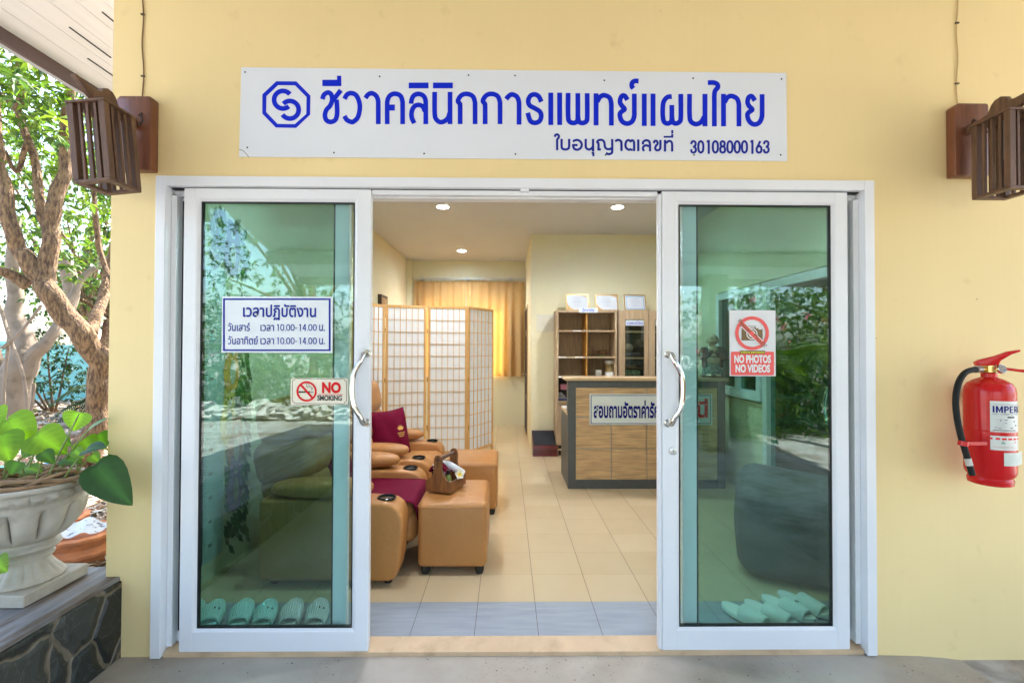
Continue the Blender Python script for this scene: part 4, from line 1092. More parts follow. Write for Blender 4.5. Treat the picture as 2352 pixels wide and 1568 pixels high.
for x0, x1, zb, ph, lab in ((-1.63, -.725, .92, 0, "left yellow curtain glowing behind the paper screen"), (-.722, .31, .90, 1.3, "right yellow curtain hanging down past the paper screen to its right")):
    t = empty("curtain", (x0, 6.16, zb), 0, lab, "curtain", "yellow curtains on the back window")
    m = MB(); n_ = 7
    def cf(u, v, x0=x0, x1=x1, zb=zb, ph=ph):
        a = u * n_ * 2 * math.pi + ph
        amp = .036 * (.35 + .65 * (1 - v)) * (1 + .3 * math.sin(u * 17 + ph))
        return ((x1 - x0) * u + .008 * math.sin(a * .5), amp * math.sin(a + .7 * math.sin(u * 9 + (1 - v) * .8)), (2.555 - zb) * v + .006 * math.sin(a) * (v > .99))
    m.grid(cf, 150, 24); m.build("cloth", M_CURT, t, sharp=80)
    m = MB()
    for k in range(8): 
        xx = (x1 - x0) * (k + .5) / 8; m = MB(); m.tube([(xx, -.015, 2.54 - zb), (xx, -.012, 2.60 - zb)], .004, 6)
        m.build("hook", M_CHROME, t)
rd = empty("curtain_rail", (-.66, 6.14, 2.605), 0, "silver curtain rail across the top of the yellow curtains", "curtain rail")
m = MB(); m.box(-.99, .985, -.012, .012, -.010, .012, .003); m.build("rail", M_SILVER, rd)
m = MB()
for x in (-.82, -.04, .72):
    m = MB(); m.box(x - .02, x + .02, -.02, .078, -.02, .028, .003); m.build("bracket", M_SILVER, rd)
m = MB(); m.box(-.1, .02, -.028, -.013, -.018, .006, .003); m.build("overlap_arm", M_SILVER, rd)

bd = empty("black_door", (.33, 5.30, .03), 0, "dark inner door at the end of the passage, seen almost edge on", "door")
m = MB(); m.box(-.016, -.001, 0, .84, 0, 2.0, .002); m.build("leaf", M_DARK, bd)
m = MB(); m.ball((-.055, .06, .95), .022, 5); m.tube([(-.016, .06, .95), (-.055, .06, .95)], .009, 8); m.build("knob", M_CHROME, bd)
for z in (.55, 1.55):
    m = MB(); m.tube([(-.02, .01, z), (-.02, .01, z + .09)], .007, 8); m.build("hinge", M_CHROME, bd)
m = MB(); m.box(-.010, -.0005, -.06, -.002, 0, 2.05, .002); m.build("door_frame", mat("beige_frame", (.55, .42, .25), .6), bd)
m = MB(); m.box(.40, .68, 4.194, 4.1985, 1.615 - .0, 1.85, .0005)
nt_ = tag(m.build("wall_notice", mat("faded_notice_paper", (.70, .68, .55), .6, var=.03, vscale=12)), "faint pale paper notice taped to the cream wall left of the bookcase", "notice")
m = MB()
for k in range(9): m.box(.43, .43 + .1 + .1 * random.random(), 4.1925, 4.1938, 1.83 - k * .022, 1.833 - k * .022)
m.build("fine_print", mat("faded_print", (.55, .55, .48), .7), nt_)

# framed picture edge-on, on the left wall above the screen
pt = empty("wall_picture", (-1.748, 6.35 - 2.18 + .1, 1.92), 0, "small dark framed picture on the left wall above the paper screen", "picture")
m = MB(); m.box(0, .05, -.02, .32, -.10, .20, .004); m.build("frame", mat("dark_frame", (.04, .02, .012), .4), pt)
m = MB(); m.box(.045, .053, .02, .28, -.06, .16, .001); m.build("print", mat("brown_picture_print", (.45, .28, .13), .5, var=.3, vscale=20), pt)

# ------------------------------------------------------------------ folding paper screen
scn = empty("folding_screen", (-.95, 3.6, .03), 0, "pine folding screen with white paper panes behind the tan recliners", "folding screen")
SP = [(-1.735, 3.20), (-1.462, 3.545), (-.985, 3.70), (-.475, 3.76), (-.185, 4.26)]
SP = [(-1.74, 3.18), (-1.47, 3.56), (-.985, 3.69), (-.485, 3.74), (-.185, 4.27)]
for k in range(4):
    (xa, ya), (xb, yb) = SP[k], SP[k + 1]
    if k == 2: ya += .03; yb += .03
    L_ = math.hypot(xb - xa, yb - ya) - .012
    M = Matrix.Translation((xa + .95, ya - 3.6, 0)) @ Matrix.Rotation(math.atan2(yb - ya, xb - xa), 4, 'Z') @ Matrix.Translation((.006, 0, 0))
    H = 1.885
    m = MB(); m.box(0, .032, -.010, .010, .0, H, .002, M=M); m.box(L_ - .032, L_, -.010, .010, .0, H, .002, M=M)
    m.box(.032, L_ - .032, -.0098, .0098, H - .034, H - .001, .002, M=M); m.box(.032, L_ - .032, -.0098, .0098, .05, .085, .002, M=M)
    fr = m.build("panel", M_PINE, scn)
    m = MB(); nc, nr = 6, 12
    for i in range(1, nc): 
        x = .032 + (L_ - .064) * i / nc; m.box(x - .0035, x + .0035, -.009, -.002, .085, H - .034, M=M)
    for j in range(1, nr):
        z = .085 + (H - .119) * j / nr; m.box(.032, L_ - .032, -.0082, -.003, z - .0035, z + .0035, M=M)
    m.build("lattice", M_PINE, fr, smooth=False)
    m = MB(); m.box(.032, L_ - .032, -.001, .001, .085, H - .034, M=M); m.build("paper", M_PAPER, fr, smooth=False)
    if k:
        m = MB()
        for z in (.35, .95, 1.55): m = MB(); m.tube([M @ Vector((-.006, -.011, z)), M @ Vector((-.006, -.011, z + .05))], .006, 8); m.build("hinge", M_BRASS, fr)

# ================================================================== RECLINERS
def recliner(cy_, label):
    t = empty("recliner", (-1.05, cy_, .03), 0, label, "recliner", "tan leather recliners along the left wall")
    # local x from -.62 (back) to .5 (front); local z from the floor
    for s in (-1, 1):
        prof = [(-.36, .04), (.39, .035), (.425, .06), (.445, .16), (.458, .33), (.455, .40), (.435, .445), (.395, .472), (.34, .482), (.22, .488), (-.36, .50)]
        m = MB(); yc = s * .345
        m.prism([(p[0], p[1]) for p in prof], yc - .095, yc + .095, 'y'); a = m.build("arm", M_LEATH, t, bevel=.028, bseg=3, sharp=60)
        cx = .345
        m = MB(); m.lathe([(.0, -.05), (.040, -.05), (.045, .004), (.050, .007), (.054, .004), (.055, -.002)], 32, M=Matrix.Translation((cx, yc, .486))); m.build("cup_holder", mat("black_gloss_plastic", (.008, .008, .01), .12), a, fix=True)
        m = MB(); V, Fc = CS[9]
        q = np.sign(V) * np.abs(V) ** .75
        m.add(np.array([-.03, yc, .545]) + q * np.array([.295, .098, .054]), Fc); m.build("arm_pad", M_LEATH, a, sharp=80)
    m = MB(); m.box(-.45, .40, -.255, .255, .06, .25, .02); m.build("base", mat("dark_underside", (.03, .02, .015), .8), t)
    m = MB(); m.box(-.42, .475, -.252, .252, .20, .425, .075, 9); m.build("seat", M_LEATH, t, sharp=80)
    m = MB(); m.box(.36, .50, -.235, .235, .16, .36, .065, 9); m.build("footrest", M_LEATH, t, sharp=80)
    # backrest: three stacked cushions, leaning back
    M = Matrix.Translation((-.08, 0, .40)) @ Matrix.Rotation(R_(-12), 4, 'Y')
    m = MB()
    m.box(-.34, .04, -.30, .30, -.02, .26, .09, 9, M=M); m.box(-.35, .055, -.31, .31, .17, .46, .10, 9, M=M)
    m.build("backrest", M_LEATH, t, sharp=80)
    m = MB(); m.box(-.30, .085, -.30, .30, .38, .70, .115, 9, M=M); m.build("headrest", M_LEATH, t, sharp=80)
    m = MB()
    for x in (-.3, .36):
        for y in (-.36, .36): m.lathe([(0, 0), (.022, 0), (.026, .04), (0, .04)], 14, cx=x, cy=y)
    m.build("foot", M_DARK, t, fix=True)
    return t
recliner(.985, "nearer tan leather recliner with a burgundy seat cloth, partly behind the left glass pane")
recliner(2.005, "farther tan leather recliner with a bare seat and a burgundy cushion standing on it")
# burgundy cloth over the nearer seat
m = MB()
def sc_(u, v):
    y = .73 + .51 * v; x = -1.42 + .90 * u
    z = .463 + .004 * math.sin(x * 9) * math.sin(y * 14)
    if u > .93: x = -1.42 + .90 * .93 + .045 * math.sin((u - .93) / .07 * math.pi / 2) ; z -= .075 * (1 - math.cos((u - .93) / .07 * math.pi / 2)) * 1.5
    return (x, y, z)
m.grid(sc_, 40, 12); sco = m.build("seat_cover", M_BURG, sharp=80); tag(sco, "burgundy cloth spread over the seat of the nearer recliner", "seat cover")
so = sco.modifiers.new("thick", 'SOLIDIFY'); so.thickness = .004
def cushion(loc, rz, lean, label, s=.215, logo=True):
    t = empty("cushion", loc, rz, label, "cushion", "burgundy cushions on the recliners")
    M = Matrix.Rotation(lean, 4, 'Y') @ Matrix.Translation((0, 0, s))
    m = MB()
    for sg in (-1, 1):
        def pf_(u, v, sg=sg):
            a, b = 2 * u - 1, 2 * v - 1
            k = (1 - abs(a) ** 2.6) * (1 - abs(b) ** 2.6)
            pinch = 1 - .10 * (1 - a * a) * abs(b) ** 2 - .0; pin2 = 1 - .10 * (1 - b * b) * abs(a) ** 2
            return (sg * .075 * max(k, 0) ** .55 + .004 * math.sin(7 * a + 3 * b), a * s * pin2, b * s * pinch)
        m.grid(pf_, 24, 24, M=M)
    o = m.build("cover", M_BURG, t, sharp=80, fix=True)
    if logo:
        dm = MB()
        def q(x, z): return M @ Vector((.079 - .05 * ((x / s) ** 2.6 if x > 0 else 0) - .02 * abs(z / s) ** 2, x, z))
        for ang in (-50, -25, 0, 25, 50):
            a = R_(ang); dx, dz = math.sin(a), math.cos(a)
            c0 = (.06, .0)
            p = [(c0[0] + dx * .008, c0[1] + dz * .008), (c0[0] + dx * .03 + dz * .009, c0[1] + dz * .03 - dx * .009), (c0[0] + dx * .055, c0[1] + dz * .055), (c0[0] + dx * .03 - dz * .009, c0[1] + dz * .03 + dx * .009)]
            dm.add([q(*pp) + Vector((.004, 0, 0)) for pp in p], [(0, 1, 2, 3)])
        for k, (w, z) in enumerate(((.045, -.02), (.038, -.035), (.03, -.05))):
            for j in range(6):
                x0 = .06 - w + 2 * w * j / 6
                dm.add([q(x0, z) + Vector((.004, 0, 0)), q(x0 + w * .25, z) + Vector((.004, 0, 0)), q(x0 + w * .25, z + .008) + Vector((.004, 0, 0)), q(x0, z + .008) + Vector((.004, 0, 0))], [(0, 1, 2, 3)])
        dm.build("gold_emblem", mat("gold_thread", (.75, .45, .10), .5), t, smooth=False)
    return t
cushion((-.98, 1.98, .44), R_(-34), R_(-15), "burgundy cushion with a gold flower emblem on the farther recliner")
cushion((-1.12, 1.02, .465), R_(-10), R_(-16), "burgundy cushion on the nearer recliner, mostly behind the door stile", logo=True)

def ottoman(x0, x1, y0, y1, h, label):
    t = empty("ottoman", ((x0 + x1) / 2, (y0 + y1) / 2, .03), 0, label, "ottoman", "tan leather footstools beside the recliners")
    w, d_ = (x1 - x0) / 2, (y1 - y0) / 2
    m = MB(); V, Fc = CS[9]
    c = np.sign(V) * (np.array([w, d_, (h - .045) / 2]) - .035) + V * .035
    m.add([(p[0], p[1], p[2] + (h + .045) / 2 + (.012 * (1 - (p[0] / w) ** 2) * (1 - (p[1] / d_) ** 2) if p[2] > 0 else 0)) for p in c], Fc)
    o = m.build("upholstery", M_LEATH, t, sharp=70)
    m = MB(); z = h - .022
    q = [(w - .001, d_ - .035), (w - .011, d_ - .011), (w - .035, d_ - .001)]
    ring = [(w * 1.0, d_ - .03, z), (w - .008, d_ - .008, z), (w - .03, d_, z), (-w + .03, d_, z), (-w + .008, d_ - .008, z), (-w, d_ - .03, z), (-w, -d_ + .03, z), (-w + .008, -d_ + .008, z), (-w + .03, -d_, z), (w - .03, -d_, z), (w - .008, -d_ + .008, z), (w, -d_ + .03, z)]
    m.tube(ring, .0028, 6, closed=True); m.build("piping", M_LEATH, o)
    for sx in (-1, 1):
        for sy in (-1, 1):
            m = MB(); m.lathe([(0, 0), (.022, 0), (.028, .02), (.028, .05), (0, .05)], 16, cx=sx * (w - .045), cy=sy * (d_ - .045)); m.build("foot", M_DARK, t, fix=True)
ottoman(-.535, -.118, .69, 1.24, .43, "nearer tan ottoman carrying the wooden caddy")
ottoman(-.50, -.075, 1.71, 2.28, .425, "farther tan ottoman with nothing on it")

# ------------------------------------------------------------------ wooden caddy with its contents
ZO = .472
cd = empty("wooden_caddy", (-.44, .88, ZO), R_(-20), "wooden carrying caddy with a dowel handle on the nearer ottoman", "caddy")
M_ACA = mat("acacia_wood", (.24, .095, .032), .4, var=.45, vscale=4, stretch=(14, 3, 2), bump=.08, bscale=40)
def end_prof(): 
    L = [(-.088, 0), (.088, 0), (.088, .068), (.06, .085), (.036, .115), (.028, .15), (.03, .20), (.024, .225), (.010, .236), (-.010, .236), (-.024, .225), (-.03, .20), (-.028, .15), (-.036, .115), (-.06, .085), (-.088, .068)]
    return L
for y in (0, .226):
    m = MB(); m.prism(end_prof(), y, y + .013, 'y'); m.build("end_board", M_ACA, cd, bevel=.002, bseg=1)
for x in (-.088, .078):
    m = MB(); m.box(x, x + .010, .0135, .2255, .001, .067, .001); m.build("side_board", M_ACA, cd)
m = MB(); m.box(-.077, .077, .0135, .2255, .001, .012); m.build("bottom_board", M_ACA, cd)
m = MB(); m.tube([(0, -.006, .208), (0, .245, .208)], .013, 14); m.build("handle", mat("dark_dowel", (.12, .05, .03), .4, var=.2), cd)
Mc = Matrix.Translation((-.44, .88, ZO)) @ Matrix.Rotation(R_(-20), 4, 'Z')
m = MB(); m.tube(catmull([(-.045, .13, .150), (-.01, .15, .145), (.04, .175, .115), (.088, .20, .078)], 6), [.021] * 6 + [.024] * 12 + [.02], 14, M=Mc)
tag(m.build("rolled_towel", mat("white_terry", (.72, .76, .80), .9, bump=.5, bscale=200, bdist=.002)), "white rolled towel sticking out of the wooden caddy", "towel")
def fold_(u, v): return (.03 - .12 * u + .01 * math.sin(6 * v), .05 + .15 * v, .10 + .045 * math.sin(u * 3.0) + .012 * math.sin(9 * u + 5 * v))
m = MB(); m.grid(fold_, 18, 18, M=Mc); fo = m.build("folded_cloth", M_BURG, sharp=80); fo.modifiers.new("thick", 'SOLIDIFY').thickness = .01; tag(fo, "burgundy folded cloth inside the wooden caddy", "cloth")
def bottle(x, y, r, h, colr, cap, label, liquid=None):
    t = empty("oil_bottle", tuple(Mc @ Vector((x, y, .013))), R_(-20), label, "bottle", "small bottles in the wooden caddy")
    m = MB(); m.lathe([(0, 0), (r, 0), (r, h * .55), (r * .85, h * .68), (r * .4, h * .76), (r * .4, h * .82), (0, h * .82)], 20); m.build("glass", colr, t, fix=True)
    m = MB(); m.lathe([(r * .55, h * .80), (r * .58, h), (0, h)], 16); m.build("cap", cap, t, fix=True)
    m = MB(); m.lathe([(r * 1.02, h * .12), (r * 1.02, h * .48)], 20); m.build("label_band", liquid or M_WHITE, t)
M_BCAP = MATS["black_gloss_plastic"]
bottle(.056, .040, .021, .125, mat("green_oil", (.12, .16, .02), .15, coat=.5), M_BCAP, "small bottle of green oil with a black cap in the caddy", mat("cream_label", (.62, .55, .36), .5))
bottle(-.058, .06, .017, .15, M_BCAP, M_WHITE, "dark bottle with a white cap behind the caddy end board")
bottle(-.06, .11, .018, .14, mat("amber_glass", (.30, .10, .01), .15), M_BCAP, "amber bottle with a black cap beside the dark bottle")
bottle(.022, .045, .015, .11, mat("clear_vial", (.4, .42, .38), .15), M_SILVER, "little clear vial beside the green oil bottle")
fl = empty("plumeria_flower", tuple(Mc @ Vector((.092, .125, .088))), 0, "white plumeria flower with a yellow heart on the caddy edge", "flower")
for k in range(5):
    a = R_(72 * k + 20); mb = MB()
    def pet(u, v, a=a):
        w = .016 * math.sin(math.pi * min(1, u ** .8)) ** .8; s_ = (2 * v - 1) * w; l = .034 * u
        return ((l * math.cos(a) - s_ * math.sin(a)), -.012 - .012 * u + .008 * (2 * v - 1) * u, (l * math.sin(a) + s_ * math.cos(a)))
    mb.grid(pet, 10, 6)
    for p in mb.v:
        r_ = math.hypot(p[0], p[2]) / .034; y_ = max(0, min(1, 1.5 - r_ * 2.3))
        mb.c.append((.82, .82 - .22 * y_, .80 * (1 - y_) + .02 * y_))
    mb.build("petal", leaf_mat("petal_tissue", .1, .5), fl, sharp=80)
fl.rotation_euler = (R_(-25), 0, R_(15))

# ================================================================== BOOKCASE, CABINET, THINGS ON SHELVES
BY = 3.85; BW = 4.19
bc = empty("bookcase", (1.02, BY, .03), 0, "open light oak bookcase with six compartments behind the counter", "bookcase")
X0, X1 = -.39, .385
zsh = [1.626, 1.289, 1.040]                       # shelf tops, world
m = MB(); m.box(X0, X0 + .028, 0, .335, 0, 1.85, .001); m.box(X1 - .028, X1, 0, .335, 0, 1.85, .001); m.build("side_panel", M_OAK, bc)
m = MB(); m.box(X0 + .0285, X1 - .0285, .001, .334, 1.822, 1.849, .001); m.build("top_board", M_OAK, bc)
for z in zsh + [.72, .12]:
    m = MB(); m.box(X0 + .0285, X1 - .0285, .002, .33, z - .03 - .022, z - .03, .001); m.build("shelf", M_OAK, bc)
m = MB(); m.box(X0 + .0285, X1 - .0285, .318, .331, .1, 1.822); m.build("back_panel", mat("oak_back", (.38, .27, .165), .55, var=.2, vscale=5, stretch=(7, 7, .7)), bc, smooth=False)
m = MB(); m.box(-.008, .008, .005, .317, 1.011, 1.8215, .001); m.build("divider", mat("orange_oak", (.55, .27, .06), .5, var=.15), bc)
m = MB(); m.box(X0 + .0285, X1 - .0285, .02, .04, .13, .67); m.build("base_panel", M_OAK, bc, smooth=False)
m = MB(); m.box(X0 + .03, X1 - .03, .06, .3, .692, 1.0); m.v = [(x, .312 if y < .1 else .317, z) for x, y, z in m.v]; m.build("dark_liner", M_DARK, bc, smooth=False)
m = MB()
for (x, z, w) in ((-.13, 1.626, .10), (-.31, 1.289, .10), (-.10, 1.289, .10), (-.31, 1.04, .10), (-.08, 1.04, .10)): m.box(x - w / 2, x + w / 2, -.0012, .0018, z - .047, z - .034)
m.build("shelf_label", M_WHITE, bc, smooth=False)
tg = empty("cabinet_tag", (1.035, BY - .012, 1.875), 0, "small white paper tag with blue lettering on the open bookcase top", "tag")
m = MB(); m.box(-.118, .118, -.002, .0, -.028, .034, .0005); m.build("card", mat("pale_tag", (.62, .70, .76), .5), tg)
text_mesh("lettering", "ตู้ยาสามัญ", M_BLUE, tg, -.075, .075, -.022, .030, -.0028, bold=.015)

gc = empty("glass_cabinet", (1.81, BY, .03), 0, "light oak cabinet with two glass doors right of the open bookcase", "cabinet")
a0, a1 = -.383, .385
m = MB(); m.box(a0, a0 + .02, .021, .335, 0, 1.85, .001); m.box(a1 - .02, a1, .021, .335, 0, 1.85, .001); m.box(a0 + .02, a1 - .02, .021, .334, 1.825, 1.849, .001)
for z in (1.59, 1.25, 1.0, .7): m.box(a0 + .02, a1 - .02, .03, .33, z - .02, z, .001)
m.build("carcass", M_OAK, gc)
m = MB(); m.box(a0 + .02, a1 - .02, .322, .332, .0, 1.825); m.build("back_panel", mat("dark_back", (.05, .045, .035), .6), gc, smooth=False)
for k, (b0, b1) in enumerate(((a0 + .002, -.003), (.003, a1 - .002))):
    m = MB(); m.box(b0, b0 + .078, 0, .02, .05, 1.847, .002); m.box(b1 - .055, b1, 0, .02, .05, 1.847, .002); m.box(b0 + .078, b1 - .055, .0005, .0195, 1.735, 1.846, .002); m.box(b0 + .078, b1 - .055, .0005, .0195, .95, 1.0, .002); m.box(b0 + .078, b1 - .055, .0005, .0195, .051, .95, .002)
    for x in (b0 + .03, b0 + .055, b1 - .03): m.box(x - .002, x + .002, -.0012, .0, .06, 1.84)
    do = m.build("door", M_OAK, gc)
    m = MB(); m.box(b0 + .077, b1 - .054, .008, .012, .99, 1.74); m.build("glass", M_CLEAR, do, smooth=False)
    m = MB(); m.box(b0 + .085, b1 - .062, -.003, .0, 1.655, 1.725, .0005); m.build("name_card", mat("pale_tag", (.6, .6, .6)), do)
text_mesh("lettering", "เวชระเบียน", M_BLUE, gc, -.28, -.075, 1.668, 1.715, -.0042, bold=.012)
# behind the glass
m = MB(); m.ball((1.59, 4.0, 1.40), (.062, .05, .06), 7); tag(m.build("round_stone", mat("tan_stone", (.24, .20, .13), .6, var=.2, vscale=14)), "round tan herbal ball behind the cabinet glass", "herbal ball")
m = MB(); m.box(1.50, 1.74, 3.95, 4.10, 1.282, 1.345, .03, 7); tag(m.build("dark_bag", mat("grey_bag", (.06, .055, .06), .6, var=.3, vscale=20)), "dark folded bag under the herbal ball in the glass cabinet", "bag")
m = MB(); m.box(1.51, 1.735, 3.93, 4.12, 1.032, 1.115, .035, 7); tag(m.build("woven_bundle", mat("green_woven", (.05, .11, .06), .8, col2=(.2, .26, .13), c2scale=38, c2lo=.49, c2hi=.52)), "green woven cloth bundle on the low glass cabinet shelf", "cloth bundle")
m = MB(); m.box(1.53, 1.71, 3.95, 4.1, 1.117, 1.20, .04, 7); tag(m.build("dark_pouch", mat("olive_pouch", (.045, .045, .025), .7, var=.3, vscale=25)), "dark olive pouch on top of the green woven bundle", "pouch")
# certificates
for k, (x, tlt, lab, border) in enumerate(((.915, 0, "gold framed certificate at the left on top of the open bookcase", (.55, .33, .12)), (1.298, 0, "gold framed certificate in the middle of the three", (.55, .33, .12)), (1.672, 4, "gold framed certificate with a blue border on top of the glass cabinet", (.25, .40, .55)))):
    t = empty("certificate", (x, BY + .10, 1.8805), R_(tlt * 2), lab, "certificate", "framed certificates above the shelves")
    M = Matrix.Rotation(R_(-12), 4, 'X')
    m = MB()
    w, h = .148, .222
    for q in ((-w, -w + .014, 0, h), (w - .014, w, 0, h)): m.box(q[0], q[1], -.007, .007, q[2], q[3], .002, M=M)
    m.box(-w + .0138, w - .0138, -.0069, .0069, .0002, .014, .002, M=M); m.box(-w + .0138, w - .0138, -.0069, .0069, h - .014, h - .0002, .002, M=M)
    m.build("frame", mat("gold_frame", (.50, .33, .12), .3, metal=.6), t)
    m = MB(); m.box(-w + .013, w - .013, -.001, .004, .013, h - .013, M=M); pp = m.build("paper", mat("certificate_paper", (.58, .62, .68), .7, spec=.1), t, smooth=False)
    m = MB()
    for j in range(7):
        ww = (.05, .035, .07, .06, .045, .03, .05)[j]
        z = h - .06 - j * .016; m.box(-ww, ww, -.0018, -.0012, z, z + (.0045 if j in (0, 3) else .0025), M=M)
    m.build("print", mat("grey_blue_print", (.30, .34, .42), .5), pp, smooth=False)
    m = MB(); sweep = [(-.112, .118), (-.07, .024), (-.115, .024)]
    if k < 2:
        m.add([M @ Vector((x_, -.0016, z_)) for x_, z_ in ((-.132, .12), (-.132, .016), (-.05, .016), (-.09, .04), (-.118, .07))], [(0, 1, 2, 3, 4)])
        m.build("corner_sweep", mat("certificate_border_gold", border, .5), pp, smooth=False); m = MB()
        m.add([M @ Vector((x_, -.0016, z_)) for x_, z_ in ((.132, .18), (.132, .206), (.05, .206), (.09, .196), (.118, .186))], [(0, 1, 2, 3, 4)])
    else:
        for q in ((-.125, .125, .022, .034), (-.125, .125, .188, .20)): m.box(q[0], q[1], -.0018, -.0012, q[2], q[3], M=M)
        for q in ((-.125, -.113), (.113, .125)): m.box(q[0], q[1], -.0018, -.0012, .034, .188, M=M)
    m.build("border_pattern", mat("certificate_border_%s" % ("gold" if k < 2 else "blue"), border, .5), pp, smooth=False)
# ladle bowl, jar, box
lb = empty("coconut_ladle", (1.24, 3.98, 1.296), 0, "dark coconut shell ladle on the middle shelf of the bookcase", "ladle")
m = MB(); m.lathe([(.0, .01), (.04, .015), (.06, .04), (.068, .075), (.062, .075), (.05, .04), (0, .025)], 28); m.build("bowl", mat("coconut_shell", (.10, .05, .022), .3, var=.3, vscale=10), lb, fix=True)
m = MB(); m.tube([(-.06, 0, .06), (-.2, -.01, .135)], .007, 8); m.build("handle", MATS["dark_dowel"], lb)
m = MB(); m.lathe([(.035, 0), (.045, .012), (.03, .014)], 20); m.build("rest", mat("green_cloth_ring", (.22, .30, .08), .8), lb)
jr = empty("herb_jar", (1.335, 3.98, 1.0465 - .036), 0, "white lidded jar with a gold label on the bookcase", "jar")
m = MB(); m.lathe([(0, .0), (.056, 0), (.058, .004), (.058, .20), (0, .20)], 28); m.build("body", mat("amber_jar", (.36, .27, .12), .25, var=.3, vscale=16), jr, fix=True)
m = MB(); m.lathe([(.060, .0), (.060, .075), (.0585, .078)], 28); m.build("lower_label", M_WHITE, jr)
m = MB(); m.lathe([(.06, .185), (.062, .187), (.062, .225), (.058, .23), (0, .23)], 28); m.build("lid", M_WHITE, jr, fix=True)
bx = empty("medicine_box", (1.185, 3.95, 1.0105), 0, "small pale medicine box beside the white jar", "box")
m = MB(); m.box(-.036, .036, -.02, .02, 0, .105, .002); m.build("carton", mat("pale_carton", (.55, .55, .5), .5), bx)
m = MB(); m.box(-.02, .02, -.0212, -.0202, .06, .068); m.box(-.025, .025, -.0212, -.0202, .04, .046); m.box(-.012, .014, -.0212, -.0202, .02, .03); m.build("print", M_GREY, bx, smooth=False)
m = MB(); m.box(.715, .80, 3.95, 4.03, .86, .93, .004); 
m.v = [(x - .02, y, z) for x, y, z in m.v]; tag(m.build("pink_box", mat("pink_carton", (.55, .22, .32), .5)), "small pink box in the dark lower compartment of the bookcase", "box")
for k, (x, z) in enumerate(((.70, .80), (.73, .77), (.685, .75))):
    m = MB(); m.lathe([(0, -.05), (.026, -.05), (.028, .04), (.02, .05), (.0, .05)], 16, M=Matrix.Translation((x, 3.96, z - .0)) @ Matrix.Rotation(R_(90), 4, 'X'))
    tag(m.build("spray_can", mat("grey_can", (.25, .25, .25), .3, metal=.4), fix=True), "grey spray can lying in the dark lower bookcase compartment", "can", "grey cans in the bookcase")
m = MB(); m.box(.665, .79, 3.9, 4.1, .725, .75, .012, 5); tag(m.build("blue_bag", mat("blue_plastic_bag", (.02, .03, .12), .3, bump=.6, bscale=30)), "dark blue plastic bag under the spray cans", "bag")

# ================================================================== RECEPTION COUNTER
CY = 2.45
ct = empty("reception_counter", (1.37, CY, .03), 0, "reception counter with honey wood panels in a charcoal border", "counter")
hx0, hx1 = -.77, .77
m = MB()
m.box(hx0, hx0 + .076, 0, .05, 0, 1.05, .0015); m.box(hx1 - .076, hx1, 0, .05, 0, 1.05, .0015)
m.box(hx0 + .0765, hx1 - .0765, .0003, .05, .932 + .05, 1.0495, .0015); m.box(hx0 + .0765, hx1 - .0765, .0003, .05, 0, .088, .0015)
m.build("border_frame", M_CHAR, ct)
m = MB(); m.box(hx0 + .04, hx1 - .04, .02, .048, .05, 1.02); m.build("backing", M_SILVER, ct, smooth=False)
pw = (hx1 - hx0 - .153) / 4
pz = [(.0885, .385), (.393, .685), (.693, .981)]
for i in range(4):
    for a_, b_ in pz:
        m = MB(); m.box(hx0 + .0768 + i * pw + (.004 if i else 0), hx0 + .0768 + (i + 1) * pw - (.004 if i < 3 else 0), .006, .019, a_, b_, .001)
        o = m.build("front_panel", M_OAKH, ct); 
m = MB(); m.box(hx0 - .025, hx1 + .025, -.02, .30, 1.0505, 1.078, .003); m.build("top_ledge", mat("pale_oak_top", (.52, .36, .20), .45, var=.15, vscale=5, stretch=(.8, 7, 7)), ct)
m = MB(); m.box(hx0 + .002, hx0 + .022, .051, .60, 0, .70, .001); m.box(hx1 - .022, hx1 - .002, .051, .60, 0, .70, .001); m.box(hx0 + .002, hx0 + .03, .051, .12, .70, 1.05, .001); m.build("side_panel", M_CHAR, ct)
m = MB(); m.box(hx0 + .0005, hx1 - .0005, .052, .61, .7005, .726, .002); m.build("desk_top", MATS["pale_oak_top"], ct)
m = MB(); m.box(-.70, -.55, .3, .5, .727, .731); tag(m.build("papers", M_WHITE, None, smooth=False), "white papers on the low desk behind the counter", "papers"); bpy.data.objects["papers"].location = (1.37 - .06, CY + .12, .03)
yc = CY - .005
cs = plate_sign("counter_sign", [(1354 / .88156, 904.5 / .88156), (1636 / .88156, 904.5 / .88156), (1636 / .88156, 975.5 / .88156), (1354 / .88156, 975.5 / .88156)], yc, mat("counter_sign_white", (.62, .66, .64), .35), .0045, "white sign with dark blue lettering and thin border on the counter front")
zc = lambda x, y: P(x, y, yc - .0006)
dd = Draw(zc)
for r in ((1357, 907, 1633, 908.6), (1357, 971.4, 1633, 973), (1357, 908.6, 1358.6, 971.4), (1631.4, 908.6, 1633, 971.4)): dd.rect(*r)
dd.build("border", M_DNAVY, cs)
def ztc(txt, x0, y0, x1, y1, m):
    a, b = zc(x0, y1), zc(x1, y0); text_mesh("lettering", txt, m, cs, a.x, b.x, a.z, b.z, a.y, bold=.035, layer=2)
ztc("สอบถามอัตราค่ารัก", 1363.5, 919, 1513, 960, M_DNAVY); ztc("ษา", 1517, 931, 1560, 960, M_DNAVY); ztc("ที่นี่", 1570, 915, 1626, 959, M_RED)

